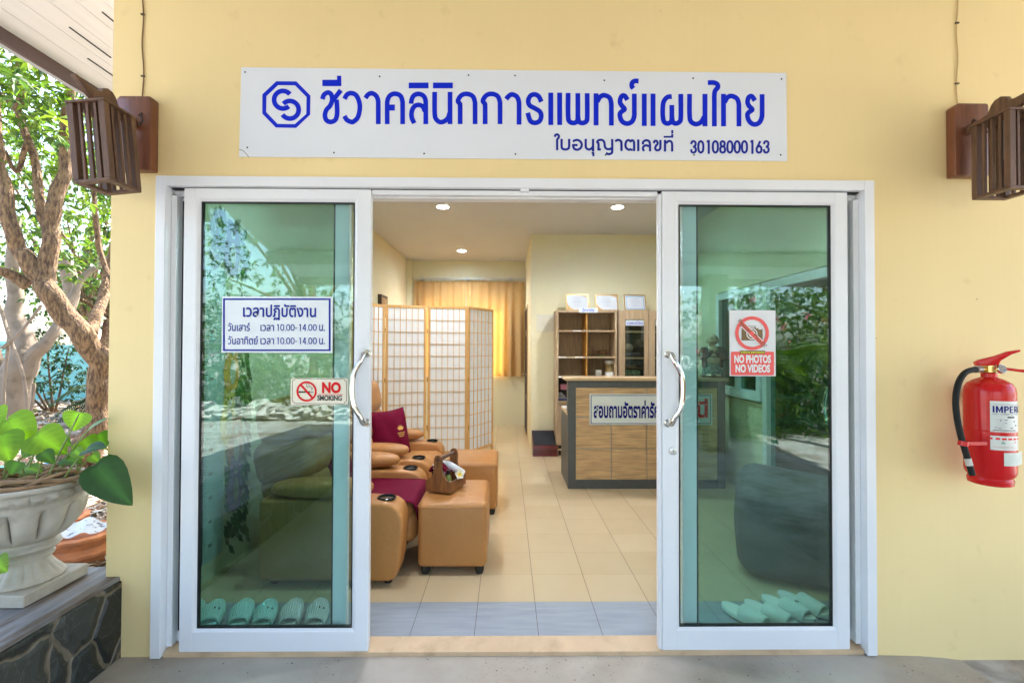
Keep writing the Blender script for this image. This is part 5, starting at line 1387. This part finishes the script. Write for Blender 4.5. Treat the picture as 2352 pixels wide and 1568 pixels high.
# smiling monk figurine on the counter
sb = empty("monk_figurine", (2.07, 2.58, 1.11), R_(-12), "glazed ceramic figurine of a laughing monk standing on the counter's right end", "figurine")
M_SKN = mat("glazed_skin", (.55, .45, .31), .25, var=.15, vscale=12, coat=.4)
M_ROBE = mat("glazed_robe", (.05, .055, .05), .25, col2=(.20, .06, .04), c2scale=16, c2lo=.5, c2hi=.56, coat=.4)
M_SKRT = mat("glazed_skirt", (.03, .10, .11), .25, col2=(.25, .35, .33), c2scale=55, c2lo=.47, c2hi=.53, coat=.4)
m = MB(); m.box(-.105, .105, -.07, .07, 0, .02, .012, 5); m.build("base", mat("glazed_base", (.16, .06, .035), .3, var=.3, vscale=20), sb)
m = MB(); m.lathe([(.085, .018), (.095, .03), (.088, .07), (.08, .11), (.082, .135), (.0, .15)], 40, lambda i, r, z, t: (r * (1 + .05 * math.sin(9 * t)) * (1 if abs(math.sin(t)) < .7 else .92), z)); m.build("skirt", M_SKRT, sb, fix=True)
for s in (-1, 1):
    m = MB(); m.ball((s * .045, -.075, .022), (.03, .035, .016), 5); m.build("shoe", M_SKN, sb)
m = MB(); m.ball((0, -.02, .19), (.082, .072, .075), 7); m.ball((0, -.012, .265), (.072, .055, .055), 7); m.lathe([(.035, .29), (.03, .33), (0, .34)], 20); m.build("torso", M_SKN, sb)
m = MB()
def robe(u, v):
    a = -math.pi / 2 + R_(42) + u * (2 * math.pi - R_(84)); z = .10 + .205 * v
    r = (.10 - .022 * v ** 2) * (1 + .04 * math.sin(6 * a + 4 * v))
    return (r * math.cos(a), r * .82 * math.sin(a) - .006, z)
m.grid(robe, 36, 14); ro = m.build("robe", M_ROBE, sb, sharp=80); ro.modifiers.new("thick", 'SOLIDIFY').thickness = .012
for s in (-1, 1):
    m = MB(); m.tube(catmull([(s * .078, .0, .285), (s * .105, -.02, .235), (s * .092, -.06, .20), (s * .045, -.085, .235), (s * .012, -.088, .262)], 6), [.030] * 8 + [.034] * 6 + [.026] * 6 + [.018] * 5, 12); m.build("sleeve", M_ROBE if s > 0 else M_ROBE, sb)
    m = MB(); m.ball((s * .011, -.098, .285), (.012, .013, .030), 5); m.tube([(s * .02, -.092, .262), (s * .03, -.085, .24)], .013, 8); m.build("hand", M_SKN, sb)
m = MB(); m.ball((0, -.03, .375), (.050, .052, .058), 9); m.ball((0, -.078, .366), (.010, .012, .010), 5)
for s in (-1, 1): m.ball((s * .052, -.022, .362), (.008, .014, .026), 5); m.ball((s * .026, -.066, .353), (.016, .014, .013), 5)
m.build("head", M_SKN, sb)
m = MB(); m.tube(catmull([(-.024, -.079, .345), (-.012, -.084, .337), (0, -.085, .335), (.012, -.084, .337), (.024, -.079, .345)], 5), .0035, 6)
for s in (-1, 1): m.tube(catmull([(s * .010, -.080, .383), (s * .02, -.078, .387), (s * .03, -.071, .382)], 4), .002, 5); m.tube(catmull([(s * .008, -.079, .394), (s * .02, -.077, .401), (s * .033, -.068, .394)], 4), .0022, 5)
m.build("face_lines", mat("dark_red_glaze", (.09, .02, .012), .3), sb)
m = MB(); m.tube(catmull([(-.075, -.045, .222), (-.04, -.085, .208), (0, -.094, .204), (.04, -.085, .208), (.075, -.045, .222)], 6), .005, 8); m.build("cord", M_BLACK, sb)

# foot stretching slope by the partition corner
ss = empty("slope_board", (.49, 4.0, .03), 0, "red brown sloping foot board with a ribbed black top beside the bookcase", "slope board")
M_REDW = mat("red_lacquer_wood", (.12, .012, .012), .25, var=.2, vscale=6, stretch=(1, 6, 6), coat=.3)
m = MB(); m.prism([(-.165, .0), (-.165, .13), (.165, .27), (.165, .0)], -.155, .155, 'x'); m.build("box", M_REDW, ss, bevel=.003, smooth=False)
m = MB(); m.box(-.158, .158, -.178, -.1655, -.0, .045, .002); m.box(-.158, .158, -.178, -.1655, .085, .14, .002); m.build("front_rail", M_REDW, ss)
m = MB()
for k in range(22):
    f = (k + .5) / 22; y = -.155 + .30 * f; z = .135 + .127 * f
    m.box(-.148, .148, y - .004, y + .004, z, z + .010, .002)
m.build("ribbed_mat", mat("black_rubber_mat", (.035, .037, .045), .6), ss)

# ================================================================== growth chart on the left wall
gcx = -1.7485
ch = empty("height_chart", (gcx, .8, .12), 0, "child height chart sticker with animals on the wall behind the left glass", "height chart")
def cq(y0, y1, z0, z1, l=.0): 
    return [(.001 + l, y0, z0), (.001 + l, y1, z0), (.001 + l, y1, z1), (.001 + l, y0, z1)]
m = MB(); m.add(cq(-.29, -.02, 0.02, 1.75), [(0, 1, 2, 3)]); m.build("scale_strip", mat("pale_chart", (.50, .62, .60), .5), ch, smooth=False)
m = MB(); m.add(cq(-.235, -.215, 0.03, 1.74, .0005), [(0, 1, 2, 3)])
for k in range(110):
    z = .05 + k * .0152; w = .035 if k % 5 == 0 else .02; m.add(cq(-.215, -.215 + w, z, z + .003, .0006), [(0, 1, 2, 3)])
m.build("tick_marks", M_BLACK, ch, smooth=False)
for k in range(12):
    mm = Matrix.Translation((.0018, -.165, .1 + k * .14)) @ Matrix.Rotation(R_(90), 4, 'Z')
    text_mesh("lettering", str(10 + k * 10 + 20), M_BLACK, ch, 0, .035, 0, .02, 0, M=mm, bold=.02)
rs = random.Random(3)
mb = MB()
for k in range(420):
    z = .04 + 1.62 * rs.random(); y = -.02 + .26 * rs.random(); L_ = rs.uniform(.06, .14)
    if k > 330: z = rs.uniform(1.78, 2.05); y = rs.uniform(-.15, .2); a = rs.uniform(0, 6.28); w = L_ * .22
    c_, s_ = math.cos(a), math.sin(a); x = .0012 + k * .000008
    mb.add([(x, y, z), (x, y + c_ * L_ * .5 - s_ * w, z + s_ * L_ * .5 + c_ * w), (x, y + c_ * L_, z + s_ * L_), (x, y + c_ * L_ * .5 + s_ * w, z + s_ * L_ * .5 - c_ * w)], [(0, 1, 2, 3)])
    g_ = rs.uniform(.6, 1.5); mb.c += [(.035 * g_, .15 * g_, .03 * g_)] * 4
mb.build("leaves_print", leaf_mat("printed_leaf", .0, .5), ch, smooth=False)
def blob(name, yc, zc_, ry, rz_, colr, l, spots=None):
    mb = MB(); n = 18
    mb.add([(.005 + l, yc + ry * math.cos(6.283 * k / n), zc_ + rz_ * math.sin(6.283 * k / n)) for k in range(n)], [tuple(range(n))])
    return mb
for nm, y, z, colr in (("tiger_print", .05, 1.12, (.80, .34, .05)), ("bear_print", .02, .80, (.68, .50, .10)), ("deer_print", .10, .62, (.46, .20, .06)), ("koala_print", .10, .36, (.34, .22, .36)), ("zebra_print", .06, 1.33, (.5, .5, .5)), ("toucan_print", .04, 1.86, (.03, .04, .05))):
    mb = blob(nm, y, z, .085, .135, colr, 0); mb2 = blob(nm, y + .01, z + .14, .066, .068, colr, .0004); mb.add(mb2.v, mb2.f)
    mb3 = blob(nm, y - .03, z + .20, .018, .022, colr, .0006); mb.add(mb3.v, mb3.f); mb3 = blob(nm, y + .05, z + .20, .018, .022, colr, .0006); mb.add(mb3.v, mb3.f)
    o = mb.build(nm, mat(nm + "_ink", colr, .5, var=.3, vscale=18), ch, smooth=False)
    mb = blob(nm, y + .012, z - .0, .032, .08, colr, .0009); mb3 = blob(nm, y + .012, z + .125, .022, .022, colr, .001); mb.add(mb3.v, mb3.f); mb.build("belly_patch", mat("cream_ink", (.55, .50, .38), .5), o, smooth=False)
    mb = blob(nm, y - .008, z + .155, .007, .009, colr, .0013); mb3 = blob(nm, y + .03, z + .155, .007, .009, colr, .0013); mb.add(mb3.v, mb3.f); mb3 = blob(nm, y + .012, z + .128, .008, .006, colr, .0015); mb.add(mb3.v, mb3.f); mb.build("eyes", M_BLACK, o, smooth=False)

# ================================================================== SLIPPERS
def slipper(ribbed, m_, loc, rz, label, eyes):
    t = empty("slipper", loc, rz, label, "slipper", "slippers on the tiles behind the glass")
    L_ = .275
    def hw(s): return (.041 + .0095 * math.sin((s - .15) * 3.4)) * max(.02, (1 - abs(2 * s - 1) ** 4.2)) ** .5
    m = MB(); nu, nv = 30, 12
    def sole(u, v):
        s = .5 - .5 * math.cos(math.pi * u); a = 2 * math.pi * v
        w = hw(s); c_, s_ = math.cos(a), math.sin(a)
        x = w * (abs(c_) ** .45) * (1 if c_ > 0 else -1)
        z = .017 + .015 * (abs(s_) ** .5) * (1 if s_ > 0 else -1) + .006 * (2 * s - 1) ** 2
        if s_ > .3 and abs(x) < w * .8: z -= .004
        return (x, L_ * (s - .5), z)
    m.grid(sole, nu, 24); so_ = m.build("sole", m_, t, sharp=80, fix=True)
    m = MB()
    def strap(u, v):
        s = .14 + .44 * u; a = math.pi * v
        w = hw(min(max(s, .2), .6)) + .006
        r = 1 + (.045 * (1 if int(v * 60) % 4 < 2 else -1) if ribbed and .06 < u < .97 else 0)
        z = .012 + (.046 + .016 * u) * math.sin(a) ** .75 * r
        return (w * math.cos(a) * (1.0), L_ * (s - .5) - .012 * math.sin(a) * (1 - u) * 0 + .02 * (math.sin(a) - .5) * (u - .5) * 0, z)
    m.grid(strap, 16, 60); st = m.build("strap", m_, t, sharp=60, fix=True); so2 = st.modifiers.new("thick", 'SOLIDIFY'); so2.thickness = .007; so2.offset = -1
    if eyes:
        m = MB()
        for dz, sx in ((0, 1), (.02, 1)):
            a = R_(52 - dz * 0 + (0 if dz == 0 else 22)); w = hw(.45) + .0075
            m.ball((w * math.cos(a), L_ * (-.12), .014 + .058 * math.sin(a) ** .75 + .001), (.004, .003, .005), 3)
        m.build("eye_dots", M_BLACK, st)
    return t
M_MINT = mat("mint_foam", (.56, .80, .78), .55); M_PALE = mat("pale_foam", (.85, .76, .78), .55); M_CREAM = mat("pale_mint_foam", (.82, .86, .82), .55)
ls = [(-1.583, .25, 24, M_MINT, False, "mint slipper cut by the left edge of the left glass pane"), (-1.478, .245, 21, M_MINT, True, "mint ribbed slipper, second from the left behind the left glass"), (-1.335, .25, 19, M_MINT, False, "mint ribbed slipper in the middle of the left row"),
      (-1.212, .245, 17, M_MINT, True, "mint ribbed slipper beside the pale pink pair"), (-1.082, .25, 16, M_PALE, False, "pale pink slipper next to the mint ones"), (-.955, .25, 14, M_PALE, True, "pale pink slipper at the right end of the left row")]
for k, (x, y, a_, m_, e, lab) in enumerate(ls): slipper(True, m_, (x, y, .0315), R_(a_), lab, e)
rs_ = [(1.215, .215, R_(31), False, "pale smooth slipper, leftmost behind the right glass"), (1.345, .235, R_(31), False, "pale smooth slipper, second from the left behind the right glass"), (1.462, .285, R_(30), True, "pale ribbed slipper with a tiny face behind the right glass"), (1.572, .325, R_(29), True, "pale ribbed slipper, rightmost behind the right glass")]
for k, (x, y, rz, rib, lab) in enumerate(rs_): slipper(rib, M_CREAM, (x, y, .0315), rz, lab, k == 2)

# dark grey covered armchair inside, right of the slippers
ga_ = empty("grey_armchair", (1.98, .82, .03), R_(-24), "dark grey cloth covered seat behind the right glass pane", "covered seat")
M_GCL = mat("dark_grey_cover", (.11, .112, .11), .75, var=.15, vscale=5, bump=.3, bscale=9, bdist=.03)
m = MB(); V, Fc = CS[9]
c = np.sign(V) * (np.array([.46, .40, .275]) - .13) + V * .13
m.add([(p[0] * (1 + .10 * (.3 - p[2])), p[1] * (1 + .10 * (.3 - p[2])), p[2] + .275 - .30 * max(0, p[0] + .1) * (p[2] + .275)) for p in c], Fc); m.build("cover", M_GCL, ga_, sharp=80)

# ================================================================== GARDEN
M_BARK = mat("brown_bark", (.215, .125, .055), .9, var=.22, vscale=7, stretch=(1, 1, .3), col2=(.065, .032, .015), c2scale=40, c2lo=.42, c2hi=.62, bump=1, bscale=44, bdist=.03)
M_PALEB = mat("pale_bark", (.22, .165, .115), .8, var=.12, vscale=5, col2=(.13, .09, .06), c2scale=7, c2lo=.52, c2hi=.75, bump=.5, bscale=20, bdist=.012)
M_LEAF = leaf_mat("tree_leaf", .36, .5)
def limb(mb, pts, radii, seg=12, per=6, wob=.015):
    p = catmull([tuple(q) for q in pts], per)
    r = np.interp(np.linspace(0, 1, len(p)), np.linspace(0, 1, len(radii)), radii)
    p = [np.array(q) + np.array([math.sin(i * .7 + q[2]), math.cos(i * .5), 0]) * wob * .5 for i, q in enumerate(p)]
    r = [a * (1 + .025 * math.sin(i * 1.1 + a * 50)) for i, a in enumerate(r)]
    mb.tube(p, r, seg)
def leaves(mb, centers, spread, n, size, cols, rnd, droop=.35, aspect=.42):
    """n folded leaves round each of the centres, in clusters of five on a twig"""
    for c in centers:
        c = Vector(c)
        k = 0
        while k < n:
            tw = c + Vector((rnd.gauss(0, 1), rnd.gauss(0, 1), rnd.gauss(0, .75))) * spread
            base = cols[int(rnd.random() * len(cols))]
            for j in range(5):
                k += 1
                d = Vector((rnd.gauss(0, 1), rnd.gauss(0, 1), rnd.gauss(-droop, .6))).normalized()
                s_ = size * rnd.uniform(.65, 1.25)
                sd = d.cross(Vector((rnd.gauss(0, .4), rnd.gauss(0, .4), 1))).normalized() * s_ * aspect
                up = sd.cross(d).normalized() * s_ * .10
                o = len(mb.v)
                for p in (tw, tw + d * s_ * .45 + sd * .5 + up, tw + d * s_ - up * 1.2, tw + d * s_ * .45 - sd * .5 + up, tw + d * s_ * .5): mb.v.append(tuple(p))
                f = rnd.uniform(.7, 1.3); cc = (base[0] * f, base[1] * f, base[2] * f)
                mb.c += [cc] * 5
                mb.f += [(o, o + 1, o + 4), (o + 1, o + 2, o + 4), (o, o + 4, o + 3), (o + 4, o + 2, o + 3)]
GRN = [(.055, .105, .012), (.075, .13, .014), (.04, .085, .014), (.105, .16, .018)]
DGRN = [(.018, .045, .018), (.026, .06, .022), (.04, .08, .024)]
def at_(px, py, y): return tuple(P(px, py, y))
r1 = random.Random(21)
def tree_root(name, x, y, label, group=None, cat="tree"): return empty(name, (x, y, -.03), 0, label, cat, group)
def loc_all(pts, root): return [Vector(p) - root.location for p in pts]
# the big brown tree
bt = tree_root("brown_tree", -5.0, 3.55, "large brown barked tree leaning beside the wall corner")
def A(*l): return loc_all([at_(x, y, yy) for x, y, yy in l], bt)
BT = .72; mb = MB()
limb(mb, A((160, 1075, 3.5), (215, 1010, 3.55), (226, 940, 3.6), (228, 873, 3.6), (238, 825, 3.6), (250, 790, 3.7), (262, 740, 3.9)), [BT * q_ for q_ in [.30, .20, .165, .16, .17, .15, .13]], 16, 7, .03)
limb(mb, A((236, 840, 3.6), (198, 780, 3.5), (142, 715, 3.4), (108, 660, 3.35), (88, 625, 3.35)), [BT * q_ for q_ in [.17, .165, .16, .15, .13]], 16, 7, .03)
limb(mb, A((96, 640, 3.35), (62, 595, 3.3), (36, 560, 3.25), (18, 480, 3.2), (2, 400, 3.2), (-8, 330, 3.2), (-20, 200, 3.2)), [BT * q_ for q_ in [.15, .12, .105, .10, .09, .085, .07]], 14, 7, .025)
limb(mb, A((100, 650, 3.35), (118, 560, 3.4), (117, 500, 3.4), (138, 430, 3.45), (152, 366, 3.5), (150, 296, 3.5), (160, 210, 3.5), (168, 120, 3.5)), [BT * q_ for q_ in [.13, .115, .11, .10, .085, .075, .075, .07]], 14, 7, .02)
limb(mb, A((106, 520, 3.42), (94, 480, 3.4), (85, 400, 3.45), (63, 314, 3.5), (36, 251, 3.5), (5, 222, 3.5), (-30, 190, 3.5)), [BT * q_ for q_ in [.08, .065, .06, .055, .05, .045, .04]], 12, 6, .015)
limb(mb, A((38, 255, 3.5), (49, 209, 3.5), (42, 140, 3.5), (36, 60, 3.5)), [BT * q_ for q_ in [.055, .05, .045, .04]], 10, 6, .01)
limb(mb, A((62, 655, 3.35), (35, 635, 3.3), (0, 622, 3.2), (-40, 610, 3.1)), [BT * q_ for q_ in [.10, .085, .07, .06]], 12, 6, .01)
limb(mb, A((205, 765, 3.6), (226, 717, 3.9), (245, 650, 4.2), (262, 560, 4.5)), [BT * q_ for q_ in [.10, .09, .08, .07]], 12, 6, .015)
limb(mb, A((215, 440, 4.0), (222, 520, 4.0), (228, 570, 4.0), (240, 610, 4.0), (256, 640, 3.95)), [BT * q_ for q_ in [.035, .045, .045, .045, .05]], 10, 6, .01)
limb(mb, A((60, 330, 3.4), (40, 395, 3.4), (10, 345, 3.3)), [BT * q_ for q_ in [.04, .035, .03]], 8)
mb.build("trunk", M_BARK, bt)
mb = MB()
cs_ = [at_(px, py, y) for px, py, y in ((30, 150, 3.4), (80, 180, 3.6), (130, 220, 3.7), (60, 260, 4.2), (110, 300, 4.4), (190, 300, 4.4), (200, 420, 4.6), (60, 430, 4.6), (30, 330, 3.9), (150, 150, 3.8), (90, 110, 3.3), (10, 90, 3.2), (200, 200, 3.9), (170, 540, 5.0), (215, 560, 4.8), (120, 390, 4.9), (-40, 200, 3.5), (-80, 320, 3.8), (150, 610, 5.0), (90, 240, 3.3), (20, 220, 3.1), (180, 470, 4.3))]
leaves(mb, loc_all(cs_, bt), .40, 150, .125, GRN, r1)
cs_ = [(-5 + r1.gauss(0, 1.3), 4.2 + r1.gauss(0, 1.2), r1.uniform(3.6, 5.2)) for _ in range(26)]
leaves(mb, loc_all(cs_, bt), .5, 110, .13, GRN, r1)
mb.build("crown", M_LEAF, bt)
# pale tree at the edge
ptree = tree_root("pale_tree", -7.4, 5.1, "pale smooth barked tree at the photo's left edge")
def B(*l): return loc_all([at_(x, y, yy) for x, y, yy in l], ptree)
mb = MB()
limb(mb, B((2, 1060, 5.0), (8, 1000, 5.0), (24, 909, 5.0), (44, 840, 5.0), (55, 797, 5.05), (38, 728, 5.1), (33, 672, 5.1), (28, 600, 5.1), (40, 500, 5.2)), [BT * q_ for q_ in [.42, .36, .30, .25, .20, .15, .13, .11, .08]], 16, 6, .03)
limb(mb, B((56, 860, 5.0), (82, 812, 5.0), (110, 782, 5.0), (130, 750, 5.1), (160, 690, 5.4), (190, 640, 5.6), (250, 590, 5.9)), [BT * q_ for q_ in [.17, .14, .11, .09, .08, .07, .05]], 12, 6, .02)
limb(mb, B((20, 920, 5.0), (-5, 860, 5.0), (-20, 800, 5.0), (-30, 700, 5.0)), [BT * q_ for q_ in [.2, .16, .13, .1]], 12, 6, .02)
limb(mb, B((150, 600, 6), (165, 660, 6.0), (160, 720, 5.9)), [BT * q_ for q_ in [.14, .16, .10]], 12)
for a in (((-5, 700, 4.6), (30, 790, 4.6), (55, 880, 4.6), (64, 960, 4.65), (40, 1060, 4.7)), ((75, 880, 4.8), (70, 960, 4.8), (40, 1040, 4.8)), ((18, 760, 4.6), (12, 900, 4.6), (12, 1040, 4.6)), ((0, 800, 4.5), (40, 770, 4.6), (95, 700, 4.7))): limb(mb, B(*a), [.022, .02, .018], 8, 6, .02)
mb.build("trunk", M_PALEB, ptree)
mb = MB(); cs_ = [(-7.4 + r1.gauss(0, 1.5), 5.4 + r1.gauss(0, 1.0), r1.uniform(3.0, 5.5)) for _ in range(26)]
leaves(mb, loc_all(cs_, ptree), .5, 80, .13, GRN, r1); mb.build("crown", M_LEAF, ptree)

# background trees and bushes seen left of the wall (and the trees mirrored in the glass)
def back_tree(x, y, h, r, label, cols, seed, n=36, per=150, size=.16, group="garden trees"):
    rr = random.Random(seed); t = tree_root("garden_tree", x, y, label, group)
    mb = MB(); limb(mb, [(0, 0, 0), (.1, .05, h * .25), (-.05, 0, h * .5), (.1, .1, h * .75)], [.16, .13, .10, .05], 10)
    cen = []
    for k in range(n):
        a = rr.uniform(0, 6.28); q = r * math.sqrt(rr.random()); z = h * (.35 + .65 * rr.random())
        cen.append((q * math.cos(a), q * math.sin(a), z))
    for c in cen[:10]: limb(mb, [(0, 0, h * .3), (c[0] * .5, c[1] * .5, (h * .3 + c[2]) / 2 + .1), c], [.06, .04, .015], 6, 4)
    mb.build("trunk", M_BARK, t)
    mb = MB(); leaves(mb, cen, r * .22, per, size, cols, rr); mb.build("crown", M_LEAF, t)
    return t
def bush(x, y, r, h, label, cols, seed, n=14, per=130, size=.12, group="garden bushes", name="bush"):
    rr = random.Random(seed); t = empty(name, (x, y, -.03), 0, label, "bush", group)
    mb = MB(); cen = []
    for k in range(n):
        a = rr.uniform(0, 6.28); q = r * math.sqrt(rr.random()); c = (q * math.cos(a), q * math.sin(a), h * rr.uniform(.15, 1)); cen.append(c)
        if k < 8: limb(mb, [(q * .1 * math.cos(a), q * .1 * math.sin(a), 0), (c[0] * .6, c[1] * .6, c[2] * .5), c], [.025, .018, .008], 6, 4)
    mb.build("stems", M_BARK, t)
    mb = MB(); leaves(mb, cen, r * .3, per, size, cols, rr); mb.build("foliage", M_LEAF, t)
def palm(x, y, h, L_, label, seed, n=16, cols=DGRN, trunk=True, group="garden palms"):
    rr = random.Random(seed); t = empty("palm", (x, y, -.03), 0, label, "palm", group)
    mb = MB(); limb(mb, [(0, 0, 0), (.05, 0, h * .5), (0, .05, h)], [.12, .10, .09], 10); mb.build("trunk", M_BARK, t)
    mb = MB()
    for k in range(n):
        a = 2 * math.pi * k / n + rr.uniform(-.2, .2); el = rr.uniform(.2, 1.25); LL = L_ * rr.uniform(.8, 1.1)
        pts = []
        for i in range(15):
            s = i / 14; ex = LL * s * math.cos(el) * (1 - .1 * s); z = h + LL * (s * math.sin(el) - .75 * s * s)
            pts.append(Vector((ex * math.cos(a), ex * math.sin(a), z)))
        for i in range(1, 15):
            for sub in (0, .33, .66):
                p = pts[i - 1].lerp(pts[i], sub); d = (pts[i] - pts[i - 1]).normalized(); side = d.cross(Vector((0, 0, 1))).normalized()
                for sg in (-1, 1):
                    ll = LL * .26 * math.sin(math.pi * min(.97, .12 + .85 * (i + sub) / 15)) ; dd_ = (side * sg + d * .7 + Vector((0, 0, -.25 + rr.uniform(-.15, .15)))).normalized()
                    w = d * .012 + Vector((0, 0, .004))
                    o = len(mb.v); f = rr.uniform(.7, 1.3); c_ = cols[k % len(cols)]
                    for q in (p - w, p + w, p + dd_ * ll * .6 + w * .8, p + dd_ * ll - Vector((0, 0, ll * .12)), p + dd_ * ll * .6 - w * .8): mb.v.append(tuple(q)); mb.c.append(tuple(v * f for v in c_))
                    mb.f += [(o, o + 1, o + 2, o + 4), (o + 4, o + 2, o + 3)]
    mb.build("fronds", M_LEAF, t)
back_tree(-8.5, 8.5, 6.0, 2.2, "leafy green tree behind the pale tree", GRN + DGRN, 31, n=34, per=130)
back_tree(-5.6, 9.0, 6.5, 2.2, "leafy green tree between the brown trunk and the wall", GRN + DGRN, 32, n=34, per=130)
back_tree(-12.0, 11.5, 7.0, 2.8, "tall green tree far back at the photo's left edge", DGRN + GRN, 33, n=34, per=150)
back_tree(-8.6, 13.5, 7.5, 3.0, "tall dark green tree far back beyond the green netting", DGRN, 34, n=34, per=150)
bush(-9.8, 8.2, 1.1, 1.9, "dark bush behind the pale trunk", DGRN, 41)
bush(-7.2, 9.6, 1.1, 2.3, "dark bush in front of the green netting", DGRN, 42)
bush(-6.4, 7.8, .8, 2.6, "tall green bush left of the brown trunk", DGRN + GRN, 43)
palm(-7.6, 7.6, .35, 2.0, "low palm with dark fronds left of the brown trunk", 51, 18)
palm(-6.35, 6.6, .30, 1.6, "low palm in front of the netting beside the brown trunk", 52, 16)
nf = empty("net_fence", (-8, 10.6, -.03), 0, "turquoise shade netting fence at the back of the garden", "fence")
m = MB(); m.grid(lambda u, v: (-9 + 14 * u, .06 * math.sin(u * 40) + .03 * math.sin(u * 93 + v * 5), .02 + 1.5 * v + .05 * math.sin(u * 30)), 140, 8); m.build("netting", leaf_mat("net_cloth", .4, .7) if False else mat("turquoise_net", (.20, .46, .42), .8, var=.15, vscale=6), nf)
m = MB()
for x in (-8.5, -6, -3.5, -1, 1.5, 4): m.tube([(x, .08, 0), (x, .08, 1.65)], .03, 8)
m.build("posts", M_BARK, nf)
# litter on the ground, logs, hose
rl = random.Random(77); mb = MB()
for k in range(15000):
    y = rl.uniform(.35, 10.2); x = rl.uniform(-1.09 * (y + 2.3) - .6, -1.92 - .42 * max(0, y - .3)); s_ = rl.uniform(.025, .065) * (1 + .08 * y); a = rl.uniform(0, 6.28)
    n_ = Vector((rl.gauss(0, .35), rl.gauss(0, .35), 1)).normalized(); d = Vector((math.cos(a), math.sin(a), 0)); d = (d - n_ * d.dot(n_)).normalized() * s_; sd = n_.cross(d) * .35
    p = Vector((x, y, -.022 + rl.random() * .03)); o = len(mb.v)
    c_ = rl.choice([(.34, .25, .16), (.50, .44, .36), (.22, .12, .06), (.62, .58, .52), (.30, .15, .08), (.42, .30, .20)])
    for q in (p - d, p + sd, p + d, p - sd, p + n_ * s_ * .2): mb.v.append(tuple(q)); mb.c.append(c_)
    mb.f += [(o, o + 3, o + 4), (o + 3, o + 2, o + 4), (o + 2, o + 1, o + 4), (o + 1, o, o + 4)]
tag(mb.build("leaf_litter", leaf_mat("dry_leaf", .1, .8), smooth=False), kind='stuff')
M_LOG = mat("weathered_log", (.30, .25, .21), .85, var=.35, vscale=6, stretch=(1, 8, 8), bump=.5)
for k, (x0, y0, x1, y1, r_, lab) in enumerate(((-8.4, 6.9, -5.4, 6.3, .07, "long grey fallen branch on the ground behind the trees"), (-7.6, 6.0, -5.5, 6.3, .05, "short grey fallen branch nearer the trees"), (-9.0, 8.3, -6.2, 7.6, .09, "thick grey log lying at the back near the netting"), (-7.0, 5.2, -5.6, 5.0, .045, "brown stick on the ground left of the brown trunk"))):
    m = MB(); limb(m, [(x0, y0, r_), ((x0 + x1) / 2, (y0 + y1) / 2 + .1, r_ + .03), (x1, y1, r_)], [r_, r_ * .9, r_ * .6], 8, 6); tag(m.build("fallen_branch", M_LOG), lab, "branch", "fallen branches under the trees")
m = MB(); m.tube(catmull([(-6.4, 3.0, .03), (-5.4, 3.25, .04), (-4.9, 3.5, .05), (-4.2, 3.3, .03), (-3.6, 3.6, .02)], 8), .028, 8); tag(m.build("water_hose", mat("blue_pipe", (.06, .30, .55), .4)), "blue water pipe lying on the leaf litter behind the urn plant", "pipe")

# ---- in front of the building: seen mirrored in the two glass panes
M_ROCK = mat("pale_rock", (.52, .50, .47), .85, var=.2, vscale=5, bump=.6, bscale=9, bdist=.04)
rk = random.Random(9)
for k in range(22):
    x = -9.5 + k * .42 + rk.uniform(-.1, .1); s_ = rk.uniform(.14, .26); m = MB(); V, Fc = CS[5]
    m.add([(p * (1 + .22 * math.sin(p[0] * 5 + k) * math.cos(p[1] * 4 + k * 2) + .1 * math.sin(p[2] * 9 + k))) * np.array([s_ * 1.2, s_, s_ * .8]) + np.array([x, -7.2 + rk.uniform(-.15, .15), s_ * .5]) for p in V], Fc)
    tag(m.build("garden_rock", M_ROCK), "pale rock in the row edging the gravel, mirrored in the left glass", "rock", "pale rocks edging the gravel")
PINK = [(.45, .06, .16), (.55, .20, .28)]
for k, (x, y, r_, h, c_) in enumerate(((-8.8, -8.6, 1.3, 1.7, GRN), (-6.8, -8.9, 1.3, 1.5, GRN), (-4.9, -8.8, 1.2, 1.3, GRN), (-3.1, -9.2, 1.3, 1.8, GRN), (-7.8, -10.6, 1.6, 2.8, GRN), (-4.2, -11, 1.8, 3.0, GRN), (3.4, -8.4, 1.2, 2.6, GRN * 2 + PINK[:1]), (5.6, -8.0, 1.2, 2.2, GRN * 3 + PINK[1:]), (7.6, -9.4, 1.6, 3.2, GRN), (.2, -10.5, 1.8, 2.6, GRN), (2.7, -6.3, .8, .95, DGRN + GRN), (4.1, -6.0, .85, .9, DGRN + GRN), (5.6, -6.1, .9, 1.0, DGRN + GRN))):  # last three low bushes are added to mask the bright mirrored gravel
    bush(x, y, r_, h, ("green bush across the gravel, mirrored in the left glass" if x < 0 else "green bush across the gravel, mirrored in the right glass, low front ones added to cover bright ground"), c_, 60 + k, n=18, per=120, size=.15, group="bushes across the gravel, left" if x < 0 else "bushes across the gravel, right")
for k, (x, y, h, r_) in enumerate(((-9.5, -9.5, 6.5, 2.4), (-6.0, -12.5, 7.5, 2.8), (-12.5, -12, 8, 3), (9.5, -11, 7, 2.6))):
    back_tree(x, y, h, r_, "tree across the gravel, mirrored in the left glass" if x < 0 else "tree across the gravel, mirrored in the right glass", GRN, 80 + k, n=30, per=140, size=.17, group="trees across the gravel, left" if x < 0 else "trees across the gravel, right")
palm(4.6, -6.6, .8, 2.3, "palm with long fronds, mirrored in the right glass", 91, 18, GRN, group="palms across the gravel")
palm(6.6, -6.9, 1.0, 2.4, "palm with long fronds, mirrored in the right glass", 92, 18, GRN, group="palms across the gravel")
